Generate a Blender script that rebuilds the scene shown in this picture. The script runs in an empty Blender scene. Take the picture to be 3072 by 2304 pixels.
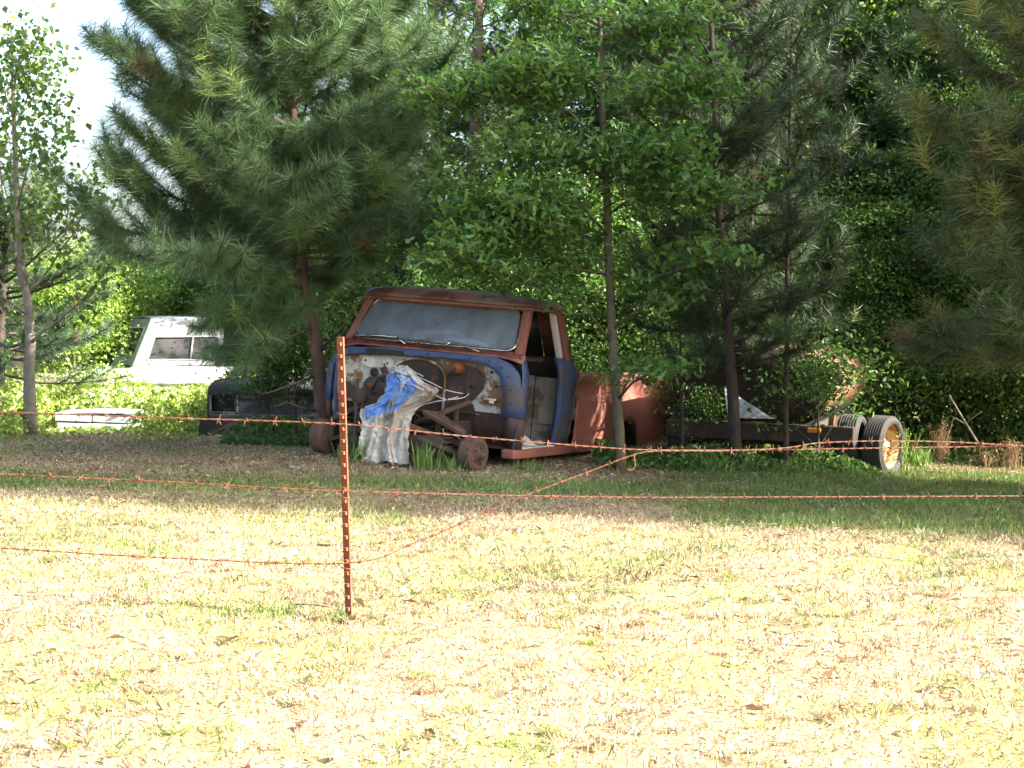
import bpy, bmesh, math, random
import numpy as np
from mathutils import Vector, Matrix

random.seed(11)
rng = np.random.default_rng(11)
R = math.radians
scene = bpy.context.scene
COL = scene.collection

# ------------------------------------------------------------------ camera
F_PX, CAM_H = 1500.0, 1.325
PITCH = math.atan(64 / F_PX)
cam_data = bpy.data.cameras.new("camera")
cam_data.sensor_width = 36.0
cam_data.lens = 36.0 * F_PX / 1024.0
cam_data.clip_end = 2000
camera = bpy.data.objects.new("camera", cam_data)
camera.location = (0, 0, CAM_H)
camera.rotation_euler = (math.pi / 2 - PITCH, 0, 0)
COL.objects.link(camera)
scene.camera = camera

# ------------------------------------------------------------------ sky, sun, exposure
SUN_EL, SUN_AZ = 32.0, -16.0          # elevation; angle from +X towards +Y
to_sun = Vector((math.cos(R(SUN_EL)) * math.cos(R(SUN_AZ)), math.cos(R(SUN_EL)) * math.sin(R(SUN_AZ)), math.sin(R(SUN_EL))))
world = bpy.data.worlds.new("World")
scene.world = world
world.use_nodes = True
wn = world.node_tree
wn.nodes.clear()
w_out = wn.nodes.new("ShaderNodeOutputWorld")
w_bg = wn.nodes.new("ShaderNodeBackground")
w_sky = wn.nodes.new("ShaderNodeTexSky")
w_sky.sky_type = 'NISHITA'
w_sky.sun_disc = False
w_sky.sun_elevation = R(SUN_EL)
w_sky.sun_rotation = math.atan2(to_sun.x, to_sun.y)
w_sky.dust_density = 5.0
w_sky.air_density = 1.0
w_bg.inputs['Strength'].default_value = 0.112
wn.links.new(w_sky.outputs[0], w_bg.inputs[0])
wn.links.new(w_bg.outputs[0], w_out.inputs[0])
sun_data = bpy.data.lights.new("sun", 'SUN')
sun_data.energy = 5.0
sun_data.angle = R(0.5)
sun_data.color = (1.0, 0.915, 0.80)
sun = bpy.data.objects.new("sun", sun_data)
sun.rotation_euler = to_sun.to_track_quat('Z', 'Y').to_euler()
sun.location = (20, -8, 16)
COL.objects.link(sun)
scene.view_settings.view_transform = 'Standard'
scene.view_settings.look = 'None'
scene.view_settings.gamma = 1
scene.view_settings.use_curve_mapping = False
scene.view_settings.exposure = 2.74
scene.cycles.max_bounces = 6
scene.cycles.transparent_max_bounces = 8

# ------------------------------------------------------------------ helpers
def tag(o, label=None, cat=None, group=None, kind=None):
    if label: o['label'] = label
    if cat: o['category'] = cat
    if group: o['group'] = group
    if kind: o['kind'] = kind
    return o

def link(name, me, parent=None, mat=None, loc=None, rot=None):
    o = bpy.data.objects.new(name, me)
    COL.objects.link(o)
    if parent: o.parent = parent
    if mat and me and not me.materials: me.materials.append(mat)
    if loc is not None: o.location = loc
    if rot is not None: o.rotation_euler = rot
    return o

def empty(name, loc=(0, 0, 0), rot=(0, 0, 0), parent=None):
    o = bpy.data.objects.new(name, None)
    COL.objects.link(o)
    o.empty_display_size = 0.2
    o.location, o.rotation_euler = loc, rot
    if parent: o.parent = parent
    return o

def smooth01(t):
    t = np.clip(t, 0, 1)
    return t * t * (3 - 2 * t)

def gz(x, y):
    """height of the ground"""
    x = np.asarray(x, float); y = np.asarray(y, float)
    s = smooth01((y - 9.5) / 4.5)
    z = -0.042 * np.clip(x, -1.2, 8) * s
    z = z + 0.012 * np.sin(1.3 * x + 0.7 * y) + 0.010 * np.sin(2.9 * x - 1.9 * y + 1) + 0.008 * np.sin(0.6 * x + 4.1 * y)
    z = z + 0.05 * np.exp(-((x + 1.75) ** 2 + (y - 13.45) ** 2) / 0.5)
    return z

def at(u, v, Y):
    """photo pixel (1024 wide) -> point of the place at distance Y"""
    dx, dz = (u - 512) / F_PX, -(v - 384) / F_PX
    c, s = math.cos(PITCH), math.sin(PITCH)
    ry, rz = c + dz * s, -s + dz * c
    t = Y / ry
    return Vector((dx * t, Y, CAM_H + rz * t))

def ground_at(u, Y):
    p = at(u, 400, Y)
    return Vector((p.x, Y, float(gz(p.x, Y))))

class MB:
    """collects shapes into one mesh"""
    def __init__(self): self.v = []; self.f = []; self.sm = []
    def add(self, vs, fs, smooth=False):
        b = len(self.v)
        self.v += [tuple(map(float, p)) for p in vs]
        self.f += [tuple(b + i for i in f) for f in fs]
        self.sm += [smooth] * len(fs)
        return self
    def box(self, c, s, M=None):
        c = Vector(c); hx, hy, hz = s[0] / 2, s[1] / 2, s[2] / 2
        vs = [Vector((x, y, z)) for z in (-hz, hz) for y in (-hy, hy) for x in (-hx, hx)]
        if M is not None: vs = [M @ p for p in vs]
        vs = [p + c for p in vs]
        return self.add(vs, [(0, 2, 3, 1), (4, 5, 7, 6), (0, 1, 5, 4), (2, 6, 7, 3), (0, 4, 6, 2), (1, 3, 7, 5)])
    def bar(self, a, b, w, d, up=(0, 0, 1)):
        a, b = Vector(a), Vector(b)
        z = (b - a); L = z.length; z.normalize()
        x = Vector(up).cross(z)
        if x.length < 1e-4: x = Vector((1, 0, 0)).cross(z)
        x.normalize(); y = z.cross(x)
        return self.box((a + b) / 2, (w, d, L), Matrix((x, y, z)).transposed())
    def tube(self, pts, rad, n=6, cap=True):
        pts = [Vector(p) for p in pts]
        if not hasattr(rad, '__len__'): rad = [rad] * len(pts)
        vs, fs = [], []
        ref = Vector((0.13, 0.31, 0.94))
        for i, p in enumerate(pts):
            t = (pts[min(i + 1, len(pts) - 1)] - pts[max(i - 1, 0)])
            if t.length < 1e-9: t = Vector((0, 0, 1))
            t.normalize()
            x = t.cross(ref)
            if x.length < 0.1: x = t.cross(Vector((1, 0, 0)))
            x.normalize(); y = t.cross(x)
            for k in range(n):
                a = 2 * math.pi * k / n
                vs.append(p + (x * math.cos(a) + y * math.sin(a)) * rad[i])
        for i in range(len(pts) - 1):
            for k in range(n):
                fs.append((i * n + k, i * n + (k + 1) % n, (i + 1) * n + (k + 1) % n, (i + 1) * n + k))
        self.add(vs, fs, True)
        if cap:
            b = len(self.v) - len(vs)
            self.f += [tuple(b + k for k in range(n))[::-1], tuple(b + (len(pts) - 1) * n + k for k in range(n))]
            self.sm += [False, False]
        return self
    def lathe(self, prof, c=(0, 0, 0), axis='x', n=28):
        """prof: list of (radius, offset along the axis)"""
        vs, fs = [], []
        for r, h in prof:
            for k in range(n):
                a = 2 * math.pi * k / n
                p = {'x': (h, r * math.cos(a), r * math.sin(a)), 'y': (r * math.cos(a), h, r * math.sin(a)), 'z': (r * math.cos(a), r * math.sin(a), h)}[axis]
                vs.append((p[0] + c[0], p[1] + c[1], p[2] + c[2]))
        for i in range(len(prof) - 1):
            for k in range(n):
                fs.append((i * n + k, i * n + (k + 1) % n, (i + 1) * n + (k + 1) % n, (i + 1) * n + k))
        return self.add(vs, fs, True)
    def grid(self, P, smooth=True):
        h, w = len(P), len(P[0])
        vs = [p for row in P for p in row]
        fs = [(i * w + j, i * w + j + 1, (i + 1) * w + j + 1, (i + 1) * w + j) for i in range(h - 1) for j in range(w - 1)]
        return self.add(vs, fs, smooth)
    def poly(self, pts, thick=None, n=None):
        """flat outline; thick + n give it depth"""
        pts = [Vector(p) for p in pts]; k = len(pts)
        if not thick: return self.add(pts, [tuple(range(k))])
        off = Vector(n).normalized() * thick
        fs = [tuple(range(k)), tuple(range(2 * k - 1, k - 1, -1))] + [(i, k + i, k + (i + 1) % k, (i + 1) % k) for i in range(k)]
        return self.add(pts + [p + off for p in pts], fs)
    def mesh(self, name):
        me = bpy.data.meshes.new(name)
        me.from_pydata(self.v, [], self.f)
        me.polygons.foreach_set('use_smooth', self.sm)
        me.update()
        bm = bmesh.new(); bm.from_mesh(me)
        bmesh.ops.recalc_face_normals(bm, faces=bm.faces)
        bm.to_mesh(me); bm.free()
        return me
    def build(self, name, mat, parent=None, bevel=0, solid=0, label=None, loc=None, rot=None):
        o = link(name, self.mesh(name), parent, mat, loc, rot)
        if solid:
            m = o.modifiers.new('solidify', 'SOLIDIFY'); m.thickness = solid; m.offset = 0
        if bevel:
            m = o.modifiers.new('bevel', 'BEVEL'); m.width = bevel; m.segments = 2; m.limit_method = 'ANGLE'; m.angle_limit = R(40)
        if label: o['label'] = label
        return o

def np_mesh(name, verts, k, cols=None, smooth=False):
    """many separate faces of k corners each: verts (N*k, 3), colour per corner point"""
    verts = np.ascontiguousarray(verts, np.float32)
    n = len(verts) // k
    me = bpy.data.meshes.new(name)
    me.vertices.add(n * k); me.vertices.foreach_set('co', verts.ravel())
    me.loops.add(n * k); me.loops.foreach_set('vertex_index', np.arange(n * k, dtype=np.int32))
    me.polygons.add(n)
    me.polygons.foreach_set('loop_start', np.arange(0, n * k, k, dtype=np.int32))
    me.polygons.foreach_set('loop_total', np.full(n, k, np.int32))
    if cols is not None:
        a = me.color_attributes.new('col', 'FLOAT_COLOR', 'POINT')
        c = np.ones((n * k, 4), np.float32); c[:, :3] = np.clip(cols, 0, 1)
        a.data.foreach_set('color', c.ravel())
    me.update(calc_edges=True)
    return me

def norm(a): return a / np.maximum(np.linalg.norm(a, axis=-1, keepdims=True), 1e-9)

# ------------------------------------------------------------------ materials
def new_mat(name):
    m = bpy.data.materials.new(name); m.use_nodes = True
    return m, m.node_tree, m.node_tree.nodes['Principled BSDF']

def nd(nt, t, **kw):
    n = nt.nodes.new(t)
    for k, v in kw.items():
        if hasattr(n, k): setattr(n, k, v)
        else: n.inputs[k].default_value = v
    return n

def rgb(c): return (c[0], c[1], c[2], 1)

def mixc(nt, fac, a, b):
    m = nt.nodes.new('ShaderNodeMix'); m.data_type = 'RGBA'
    if hasattr(fac, 'is_linked'): nt.links.new(fac, m.inputs[0])
    else: m.inputs[0].default_value = fac
    for s, v in ((6, a), (7, b)):
        if hasattr(v, 'is_linked'): nt.links.new(v, m.inputs[s])
        else: m.inputs[s].default_value = rgb(v)
    return m.outputs[2]

def noise_fac(nt, scale, lo, hi, detail=6, stretch=(1, 1, 1), rough=0.6, seed=0):
    tc = nd(nt, 'ShaderNodeTexCoord'); mp = nd(nt, 'ShaderNodeMapping')
    mp.inputs['Scale'].default_value = stretch
    mp.inputs['Location'].default_value = (seed * 3.1, seed * 1.7, seed * 2.3)
    n = nd(nt, 'ShaderNodeTexNoise'); n.inputs['Scale'].default_value = scale
    n.inputs['Detail'].default_value = detail; n.inputs['Roughness'].default_value = rough
    r = nd(nt, 'ShaderNodeMapRange')
    r.inputs[1].default_value = lo; r.inputs[2].default_value = hi
    nt.links.new(tc.outputs['Object'], mp.inputs[0]); nt.links.new(mp.outputs[0], n.inputs[0]); nt.links.new(n.outputs[0], r.inputs[0])
    return r.outputs[0]

def metal_paint(name, base, base2, rust=(0.10, 0.045, 0.022), amount=0.5, rough=0.6, metallic=0.0, scale=3.0, spots=0.5, bump=0.25):
    """old paint: two faded tones, rust patches and small rust spots"""
    m, nt, b = new_mat(name)
    c = mixc(nt, noise_fac(nt, scale, 0.35, 0.65, seed=1), base, base2)
    c = mixc(nt, noise_fac(nt, scale * 0.8, 0.645 - amount * 0.23, 0.685 - amount * 0.21, detail=14, rough=.68, seed=5), c, rust)
    if spots: c = mixc(nt, noise_fac(nt, 28, 0.66 - spots * 0.06, 0.70, detail=3, seed=9), c, (rust[0] * 0.7, rust[1] * 0.6, rust[2] * 0.6))
    c = mixc(nt, noise_fac(nt, 6, 0.55, 0.85, stretch=(1, 1, 0.2), seed=3), c, (0.09, 0.075, 0.055))
    nt.links.new(c, b.inputs['Base Color'])
    b.inputs['Roughness'].default_value = rough; b.inputs['Metallic'].default_value = metallic
    b.inputs['Specular IOR Level'].default_value = 0.35
    bp = nd(nt, 'ShaderNodeBump'); bp.inputs['Strength'].default_value = bump; bp.inputs['Distance'].default_value = 0.01
    nt.links.new(noise_fac(nt, 18, 0, 1, detail=8), bp.inputs['Height']); nt.links.new(bp.outputs[0], b.inputs['Normal'])
    return m

def rough_mat(name, a, b_, rough=0.8, scale=8, stretch=(1, 1, 1), bump=0.4, metallic=0.0):
    m, nt, b = new_mat(name)
    c = mixc(nt, noise_fac(nt, scale, 0.3, 0.7, stretch=stretch), a, b_)
    nt.links.new(c, b.inputs['Base Color'])
    b.inputs['Roughness'].default_value = rough; b.inputs['Metallic'].default_value = metallic
    b.inputs['Specular IOR Level'].default_value = 0.3
    bp = nd(nt, 'ShaderNodeBump'); bp.inputs['Strength'].default_value = bump; bp.inputs['Distance'].default_value = 0.02
    nt.links.new(noise_fac(nt, scale * 2.5, 0, 1, stretch=stretch, detail=8, seed=4), bp.inputs['Height']); nt.links.new(bp.outputs[0], b.inputs['Normal'])
    return m

def leaf_mat(name, transl=0.35, rough=0.5, spec=0.3, tint=(1.25, 1.3, 0.6)):
    m, nt, b = new_mat(name)
    at_ = nd(nt, 'ShaderNodeAttribute'); at_.attribute_name = 'col'
    nt.links.new(at_.outputs['Color'], b.inputs['Base Color'])
    b.inputs['Roughness'].default_value = rough; b.inputs['Specular IOR Level'].default_value = spec
    if transl:
        tr = nd(nt, 'ShaderNodeBsdfTranslucent')
        mu = nt.nodes.new('ShaderNodeMix'); mu.data_type = 'RGBA'; mu.blend_type = 'MULTIPLY'; mu.inputs[0].default_value = 1
        nt.links.new(at_.outputs['Color'], mu.inputs[6]); mu.inputs[7].default_value = (tint[0], tint[1], tint[2], 1)
        nt.links.new(mu.outputs[2], tr.inputs[0])
        mx = nd(nt, 'ShaderNodeMixShader'); mx.inputs[0].default_value = transl
        out = nt.nodes['Material Output']
        nt.links.new(b.outputs[0], mx.inputs[1]); nt.links.new(tr.outputs[0], mx.inputs[2]); nt.links.new(mx.outputs[0], out.inputs[0])
    return m

M = {}
M['leaf'] = leaf_mat('leaf_mat', 0.38)
M['needle'] = leaf_mat('needle_mat', 0.2, 0.45, 0.35, (1.2, 1.2, 0.7))
M['grass'] = leaf_mat('grass_mat', 0.25, 0.6, 0.2, (1.06, 1.06, 0.8))
M['litter'] = leaf_mat('litter_mat', 0.12, 0.8, 0.2, (1.1, 1.0, 0.8))
M['bark_pine'] = rough_mat('pine_bark', (0.16, 0.10, 0.08), (0.055, 0.04, 0.035), 0.9, 14, (1, 1, 0.35), 1.0)
M['bark_dark'] = rough_mat('dark_bark', (0.07, 0.055, 0.045), (0.03, 0.025, 0.02), 0.9, 16, (1, 1, 0.3), 0.8)
M['bark_grey'] = rough_mat('grey_bark', (0.22, 0.20, 0.17), (0.10, 0.09, 0.075), 0.9, 18, (1, 1, 0.5), 0.5)
M['bark_oak'] = rough_mat('oak_bark', (0.15, 0.135, 0.10), (0.075, 0.07, 0.05), 0.9, 16, (1, 1, 0.6), 0.5)
# ------------------------------------------------------------------ ground
def axis_steps(lo, hi, a, b, fine, far):
    xs = list(np.arange(a, b + 1e-6, fine)); step = fine; x = b
    while x < hi: step *= 1.5; x = min(x + step, hi); xs.append(x)
    step = fine; x = a
    while x > lo: step *= 1.5; x = max(x - step, lo); xs.insert(0, x)
    return np.array(xs)
gx = axis_steps(-500, 500, -8, 9, 0.11, 0); gy = axis_steps(-300, 900, 2.5, 20, 0.11, 0)
GX, GY = np.meshgrid(gx, gy)
GZ = gz(GX, GY)
near = (np.abs(GX) < 9) & (GY < 21) & (GY > 2)
GZ = GZ + np.where(near, rng.normal(0, 0.006, GZ.shape), 0)
gv = np.stack([GX, GY, GZ], -1).reshape(-1, 3)
h_, w_ = GX.shape
idx = np.arange(h_ * w_).reshape(h_, w_)
gf = np.stack([idx[:-1, :-1], idx[:-1, 1:], idx[1:, 1:], idx[1:, :-1]], -1).reshape(-1, 4)
gm = bpy.data.meshes.new('ground')
gm.from_pydata(gv.tolist(), [], gf.tolist()); gm.polygons.foreach_set('use_smooth', [True] * len(gm.polygons))
m, nt, b = new_mat('ground_mat')
c = mixc(nt, noise_fac(nt, 9, 0.35, 0.65, detail=8), (0.32, 0.25, 0.16), (0.21, 0.15, 0.09))
c = mixc(nt, noise_fac(nt, 1.1, 0.45, 0.62, detail=5, seed=2), c, (0.22, 0.23, 0.085))
c = mixc(nt, noise_fac(nt, 60, 0.55, 0.7, detail=4, seed=6), c, (0.11, 0.075, 0.045))
nt.links.new(c, b.inputs['Base Color']); b.inputs['Roughness'].default_value = 0.95; b.inputs['Specular IOR Level'].default_value = 0.1
bp = nd(nt, 'ShaderNodeBump'); bp.inputs['Strength'].default_value = 0.8; bp.inputs['Distance'].default_value = 0.03
nt.links.new(noise_fac(nt, 30, 0, 1, detail=8), bp.inputs['Height']); nt.links.new(bp.outputs[0], b.inputs['Normal'])
tag(link('ground', gm, mat=m), 'mown grassy ground with dry leaf litter reaching back under the trees', kind='structure')

def scatter(n, y0, y1, margin=0.9, hw=0.345):
    """points spread evenly over the part of the lot in view"""
    y = np.sqrt(rng.uniform(y0 * y0, y1 * y1, n))
    x = rng.uniform(-1, 1, n) * (y * hw + margin)
    return x, y

def vnoise(x, y, s, seed):
    """cheap smooth value noise 0..1"""
    r = np.random.default_rng(seed).random((64, 64))
    xs, ys = x * s + 100, y * s + 100
    i, j = np.floor(xs).astype(int), np.floor(ys).astype(int)
    fx, fy = smooth01(xs - i), smooth01(ys - j)
    g = lambda a, b_: r[a % 64, b_ % 64]
    return (g(i, j) * (1 - fx) + g(i + 1, j) * fx) * (1 - fy) + (g(i, j + 1) * (1 - fx) + g(i + 1, j + 1) * fx) * fy

def greenness(x, y):
    """how much living grass grows at a place: a green strip along the trees, straw in the open"""
    strip = np.exp(-((y - (11.9 - 0.10 * x)) / 1.0) ** 2) * 0.95
    under_left = 0.5 * smooth01((1.5 - x) / 1.5) * smooth01((y - 12.3) / .8) * smooth01((16.6 - y) / .8) * (.4 + 1.0 * vnoise(x, y, 1.4, 77))
    right = smooth01((x - 0.3) / 1.5) * smooth01((y - 8.6) / 1.2) * smooth01((15.6 - y) / 1) * 0.85
    under = 1 - 0.5 * smooth01((2.6 - np.hypot((x + 1.6) / 1.6, y - 13.9)) / 1.2)
    n = vnoise(x, y, 0.9, 3) * 0.6 + vnoise(x, y, 2.7, 4) * 0.4
    g = 0.04 + 0.42 * smooth01((n - 0.42) / 0.3) * smooth01((y - 3.5) / 5)
    tuft = 0.9 * np.exp(-(((x + 1.25) / 0.55) ** 2 + ((y - 6.75) / 0.22) ** 2))
    return np.clip(np.maximum(np.maximum(g, tuft), np.maximum(np.maximum(strip, under_left), right)) * under, 0, 1)

def blades(name, n, y0, y1, len_lo, len_hi, width, cols, choose=None, lean=0.7, margin=0.9):
    x, y = scatter(n, y0, y1, margin)
    keep = rng.random(n) < choose(x, y)
    x, y = x[keep], y[keep]; k = len(x)
    g = greenness(x, y)
    z = gz(x, y) - 0.004
    a = rng.uniform(0, 2 * np.pi, k)
    L = rng.uniform(len_lo, len_hi, k) * (0.75 + 0.5 * vnoise(x, y, 3.3, 9))
    ln = rng.beta(2, 2, k) * lean
    d = np.stack([np.cos(a) * ln, np.sin(a) * ln, np.sqrt(np.maximum(1 - ln ** 2, 0.02))], -1)
    s = np.stack([-np.sin(a + rng.normal(0, .5, k)), np.cos(a), np.zeros(k)], -1) * (width * rng.uniform(.6, 1.3, k))[:, None]
    b0 = np.stack([x, y, z], -1)
    mid = b0 + d * (L * .55)[:, None]
    d2 = d.copy(); d2[:, 2] -= 0.55 * ln + 0.1; d2 = norm(d2)
    tip = mid + d2 * (L * .45)[:, None]
    V = np.stack([b0 - s, b0 + s, mid + s * .7, tip], 1).reshape(-1, 3)
    c = cols(g, k) * (0.62 + 0.75 * vnoise(x, y, .55, 91) * (.5 + 1.0 * vnoise(x, y, 1.9, 92)))[:, None] * (1 + np.array([.12, 0, -.10]) * (vnoise(x, y, .8, 93) - .5)[:, None])
    c = np.repeat(c, 4, axis=0)
    return np_mesh(name, V, 4, c)

def pick(tab, idx, k, jit=0.25):
    t = np.array(tab)[idx]
    return t * (1 + rng.normal(0, jit, (k, 1))) * (1 + rng.normal(0, .06, (k, 3)))

GREEN = [(0.092, 0.152, 0.041), (0.133, 0.184, 0.051), (0.175, 0.216, 0.064), (0.069, 0.115, 0.035)]
STRAW = [(0.367, 0.308, 0.215), (0.304, 0.238, 0.156), (0.242, 0.172, 0.105), (0.406, 0.351, 0.257), (0.312, 0.269, 0.172), (0.195, 0.129, 0.078)]
def grass_cols(g, k):
    isg = rng.random(k) < g + (1 - g) * smooth01((g - .42) / .25) * .92
    return np.where(isg[:, None], pick(GREEN, rng.integers(0, 4, k), k), pick(STRAW, rng.integers(0, 6, k), k))
gr = link('grass', blades('grass', 430000, 4.1, 17.5, .02, .055, .0026, grass_cols, lambda x, y: 0.34 + 0.66 * greenness(x, y), lean=.95), mat=M['grass'])
tag(gr, 'short mown grass, straw coloured in the open and green along the trees', 'grass', kind='stuff')
gt = link('tall_grass_blades', blades('tall_grass_blades', 170000, 7.5, 16.8, .035, .085, .003, lambda g, k: pick(GREEN, rng.integers(0, 4, k), k),
     lambda x, y: np.clip((greenness(x, y) - 0.35) * 1.5, 0, 1) * (.35 + .65 * (vnoise(x, y, 2.2, 21) > .5))), mat=M['grass'])
tag(gt, 'scattered taller green grass blades standing above the mown lawn', 'grass', kind='stuff')

# dead leaves and pine straw lying about
n = 150000
x, y = scatter(n, 4.1, 17)
keep = rng.random(n) < np.clip(1.05 - 1.15 * greenness(x, y), .06, 1) * (0.35 + 0.65 * vnoise(x, y, 1.7, 12))
x, y = x[keep], y[keep]; k = len(x)
a = rng.uniform(0, 2 * np.pi, k)
L = rng.uniform(.007, .020, k) * (0.8 + .5 * smooth01((y - 9) / 4)); W = L * rng.uniform(.2, .42, k)
tilt = rng.normal(0, .35, (k, 2))
d = norm(np.stack([np.cos(a), np.sin(a), tilt[:, 0]], -1)); s = norm(np.stack([-np.sin(a), np.cos(a), tilt[:, 1]], -1))
p0 = np.stack([x, y, gz(x, y) + rng.uniform(.004, .028, k)], -1)
curl = np.zeros((k, 3)); curl[:, 2] = rng.uniform(0, .012, k)
V = np.stack([p0 - d * L[:, None], p0 + s * W[:, None] + curl, p0 + d * L[:, None], p0 - s * W[:, None] + curl], 1).reshape(-1, 3)
LIT = [(0.304, 0.232, 0.152), (0.240, 0.164, 0.100), (0.200, 0.128, 0.076), (0.352, 0.288, 0.208), (0.272, 0.208, 0.136), (0.128, 0.080, 0.048)]
lit = link('leaf_litter', np_mesh('leaf_litter', V, 4, np.repeat(pick(LIT, rng.integers(0, 6, k), k), 4, 0)), mat=M['litter'])
tag(lit, 'brown and tan dead leaves strewn over the lawn', 'leaf litter', kind='stuff')

# straw thatch in loose clumps and a few bigger pale leaves, so that the mown lawn is uneven
x, y = scatter(2600, 4.1, 12.5)
keep = rng.random(2600) < .25 + .75 * (vnoise(x, y, 1.3, 51) > .5); x, y = x[keep], y[keep]; nc = len(x)
per = 46
cx, cy2 = np.repeat(x, per), np.repeat(y, per); k = nc * per
sz = np.repeat(rng.uniform(.02, .075, nc), per)
a = rng.uniform(0, 2 * np.pi, k); rr = np.abs(rng.normal(0, 1, k)) * sz
px_, py_ = cx + np.cos(a) * rr, cy2 + np.sin(a) * rr
a2 = a + rng.normal(0, .9, k); el = rng.uniform(.05, .75, k)
d = np.stack([np.cos(a2) * np.cos(el), np.sin(a2) * np.cos(el), np.sin(el)], -1); L = rng.uniform(.02, .065, k)
s_ = np.stack([-np.sin(a2), np.cos(a2), np.zeros(k)], -1) * .0022
p0 = np.stack([px_, py_, gz(px_, py_) + .002], -1)
V = np.stack([p0 - s_, p0 + s_, p0 + d * L[:, None] + s_ * .4, p0 + d * L[:, None] - s_ * .4], 1).reshape(-1, 3)
tint = np.repeat(np.array(STRAW + [(.20, .25, .07), (.16, .21, .05)])[rng.integers(0, 8, nc)] * (1 + rng.normal(0, .12, (nc, 1))), per, 0) * (1 + rng.normal(0, .18, (k, 1)))
th = link('straw_thatch', np_mesh('straw_thatch', V, 4, np.repeat(tint, 4, 0)), mat=M['grass'])
tag(th, 'small loose clumps of dry cut grass lying on the sunlit lawn', 'dry grass', kind='stuff')
n = 1100
x, y = scatter(n, 4.1, 14.5); kq = rng.random(n) > 1.3 * greenness(x, y); x, y = x[kq], y[kq]; n = len(x); a = rng.uniform(0, 6.28, n); L = rng.uniform(.02, .045, n)
d = norm(np.stack([np.cos(a), np.sin(a), rng.normal(0, .35, n)], -1)) * L[:, None]; s_ = norm(np.stack([-np.sin(a), np.cos(a), rng.normal(0, .4, n)], -1)) * (L * .45)[:, None]
p0 = np.stack([x, y, gz(x, y) + rng.uniform(.012, .03, n)], -1); up_ = np.zeros((n, 3)); up_[:, 2] = rng.uniform(.002, .016, n)
V = np.stack([p0 - d, p0 - d * .2 + s_ + up_, p0 + d, p0 + d * .1 - s_ + up_], 1).reshape(-1, 3)
LG = [(0.374, 0.306, 0.221), (0.306, 0.230, 0.153), (0.238, 0.162, 0.093), (0.153, 0.093, 0.055), (0.340, 0.272, 0.187)]
tag(link('fallen_leaves', np_mesh('fallen_leaves', V, 4, np.repeat(pick(LG, rng.integers(0, 5, n), n), 4, 0)), mat=M['litter']), 'larger curled dead leaves scattered over the lawn', 'leaf litter', kind='stuff')

# fallen twigs under the trees
tw_ = MB()
for _ in range(150):
    y0 = random.uniform(10.8, 15.6); x0 = random.uniform(-.36, .36) * y0
    if random.random() > .8: y0 = random.uniform(5, 10)
    a0 = random.uniform(0, 6.28); L0 = random.uniform(.10, .42); p = Vector((x0, y0, 0)); pts = []
    for q in range(4):
        pts.append(Vector((p.x, p.y, float(gz(p.x, p.y)) + .008 + random.uniform(0, .018)))); a0 += random.uniform(-.5, .5); p += Vector((math.cos(a0), math.sin(a0), 0)) * L0 / 3
    r0 = random.uniform(.0025, .006); tw_.tube(pts, [r0, r0 * .85, r0 * .65, r0 * .4], 4)
tag(link('fallen_twigs', tw_.mesh('fallen_twigs'), mat=rough_mat('dead_twig', (.24, .19, .14), (.13, .10, .075), .9, 20)), 'small dead twigs lying about on the shaded ground', 'twigs', kind='stuff')
# ------------------------------------------------------------------ foliage builders (numpy)
def leaves(centres, size, aspect, cols, up=0.7, droop=0.0, wide=0.6):
    k = len(centres)
    nrm = norm(rng.normal(0, 1, (k, 3)) + np.array([0, 0, up]))
    a = rng.normal(0, 1, (k, 3)); a[:, 2] -= droop
    d = norm(a - nrm * (a * nrm).sum(1, keepdims=True)); s = np.cross(nrm, d)
    L = (size * rng.uniform(.5, 1.4, k))[:, None]; W = L * aspect / 2
    fold = nrm * W * rng.uniform(-.1, .5, (k, 1))
    V = np.stack([centres - d * L * .5, centres + d * L * (wide - .5) + s * W + fold, centres + d * L * .5, centres + d * L * (wide - .5) - s * W + fold], 1).reshape(-1, 3)
    return V, np.repeat(cols, 4, 0)

def lobed_leaves(centres, size, aspect, cols, up):
    k = len(centres)
    nrm = norm(rng.normal(0, 1, (k, 3)) + np.array([0, 0, up])); a = rng.normal(0, 1, (k, 3))
    d = norm(a - nrm * (a * nrm).sum(1, keepdims=True)); s = np.cross(nrm, d)
    L = (size * rng.uniform(.55, 1.3, k))[:, None]; W = L * aspect
    out = [(0, 0), (.42, .30), (.52, .16), (.80, .50), (1, .10), (.84, -.46), (.52, -.16), (.42, -.30)]
    V = np.stack([centres + d * L * (t - .5) + s * W * w + nrm * L * (.10 * abs(w) - .12 * (t - .5) ** 2) for t, w in out], 1).reshape(-1, 3)
    return V, np.repeat(cols, 8, 0)

def needles(pos, axis, K, length, width, col, tipcol, stem=0.12, spread=(20, 75), bright=None):
    n = len(pos)
    P = np.repeat(pos, K, 0); A = np.repeat(norm(axis), K, 0); N = n * K
    r = rng.normal(0, 1, (N, 3)); r = norm(r - A * (r * A).sum(1, keepdims=True))
    ang = np.radians(rng.uniform(spread[0], spread[1], N))[:, None]
    D = A * np.cos(ang) + r * np.sin(ang); D[:, 2] -= .12; D = norm(D)
    B = P + A * (rng.uniform(-1, 0.15, N) * stem)[:, None]
    L = (length * rng.uniform(.6, 1.15, N))[:, None]
    S = norm(np.cross(D, rng.normal(0, 1, (N, 3)))) * width
    V = np.stack([B - S, B + S, B + D * L], 1)
    base = np.array(col)[None] * (1 + rng.normal(0, .22, (n, 1)))
    base = np.where((rng.random(n) < .012)[:, None], np.array((.16, .105, .05))[None], base)
    if bright is not None: base = np.where(bright[:, None], np.array(tipcol)[None] * (1 + rng.normal(0, .15, (n, 1))), base)
    c = np.repeat(base, K, 0) * (1 + rng.normal(0, .18, (N, 1)))
    return V.reshape(-1, 3), np.repeat(c, 3, 0)

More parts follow.
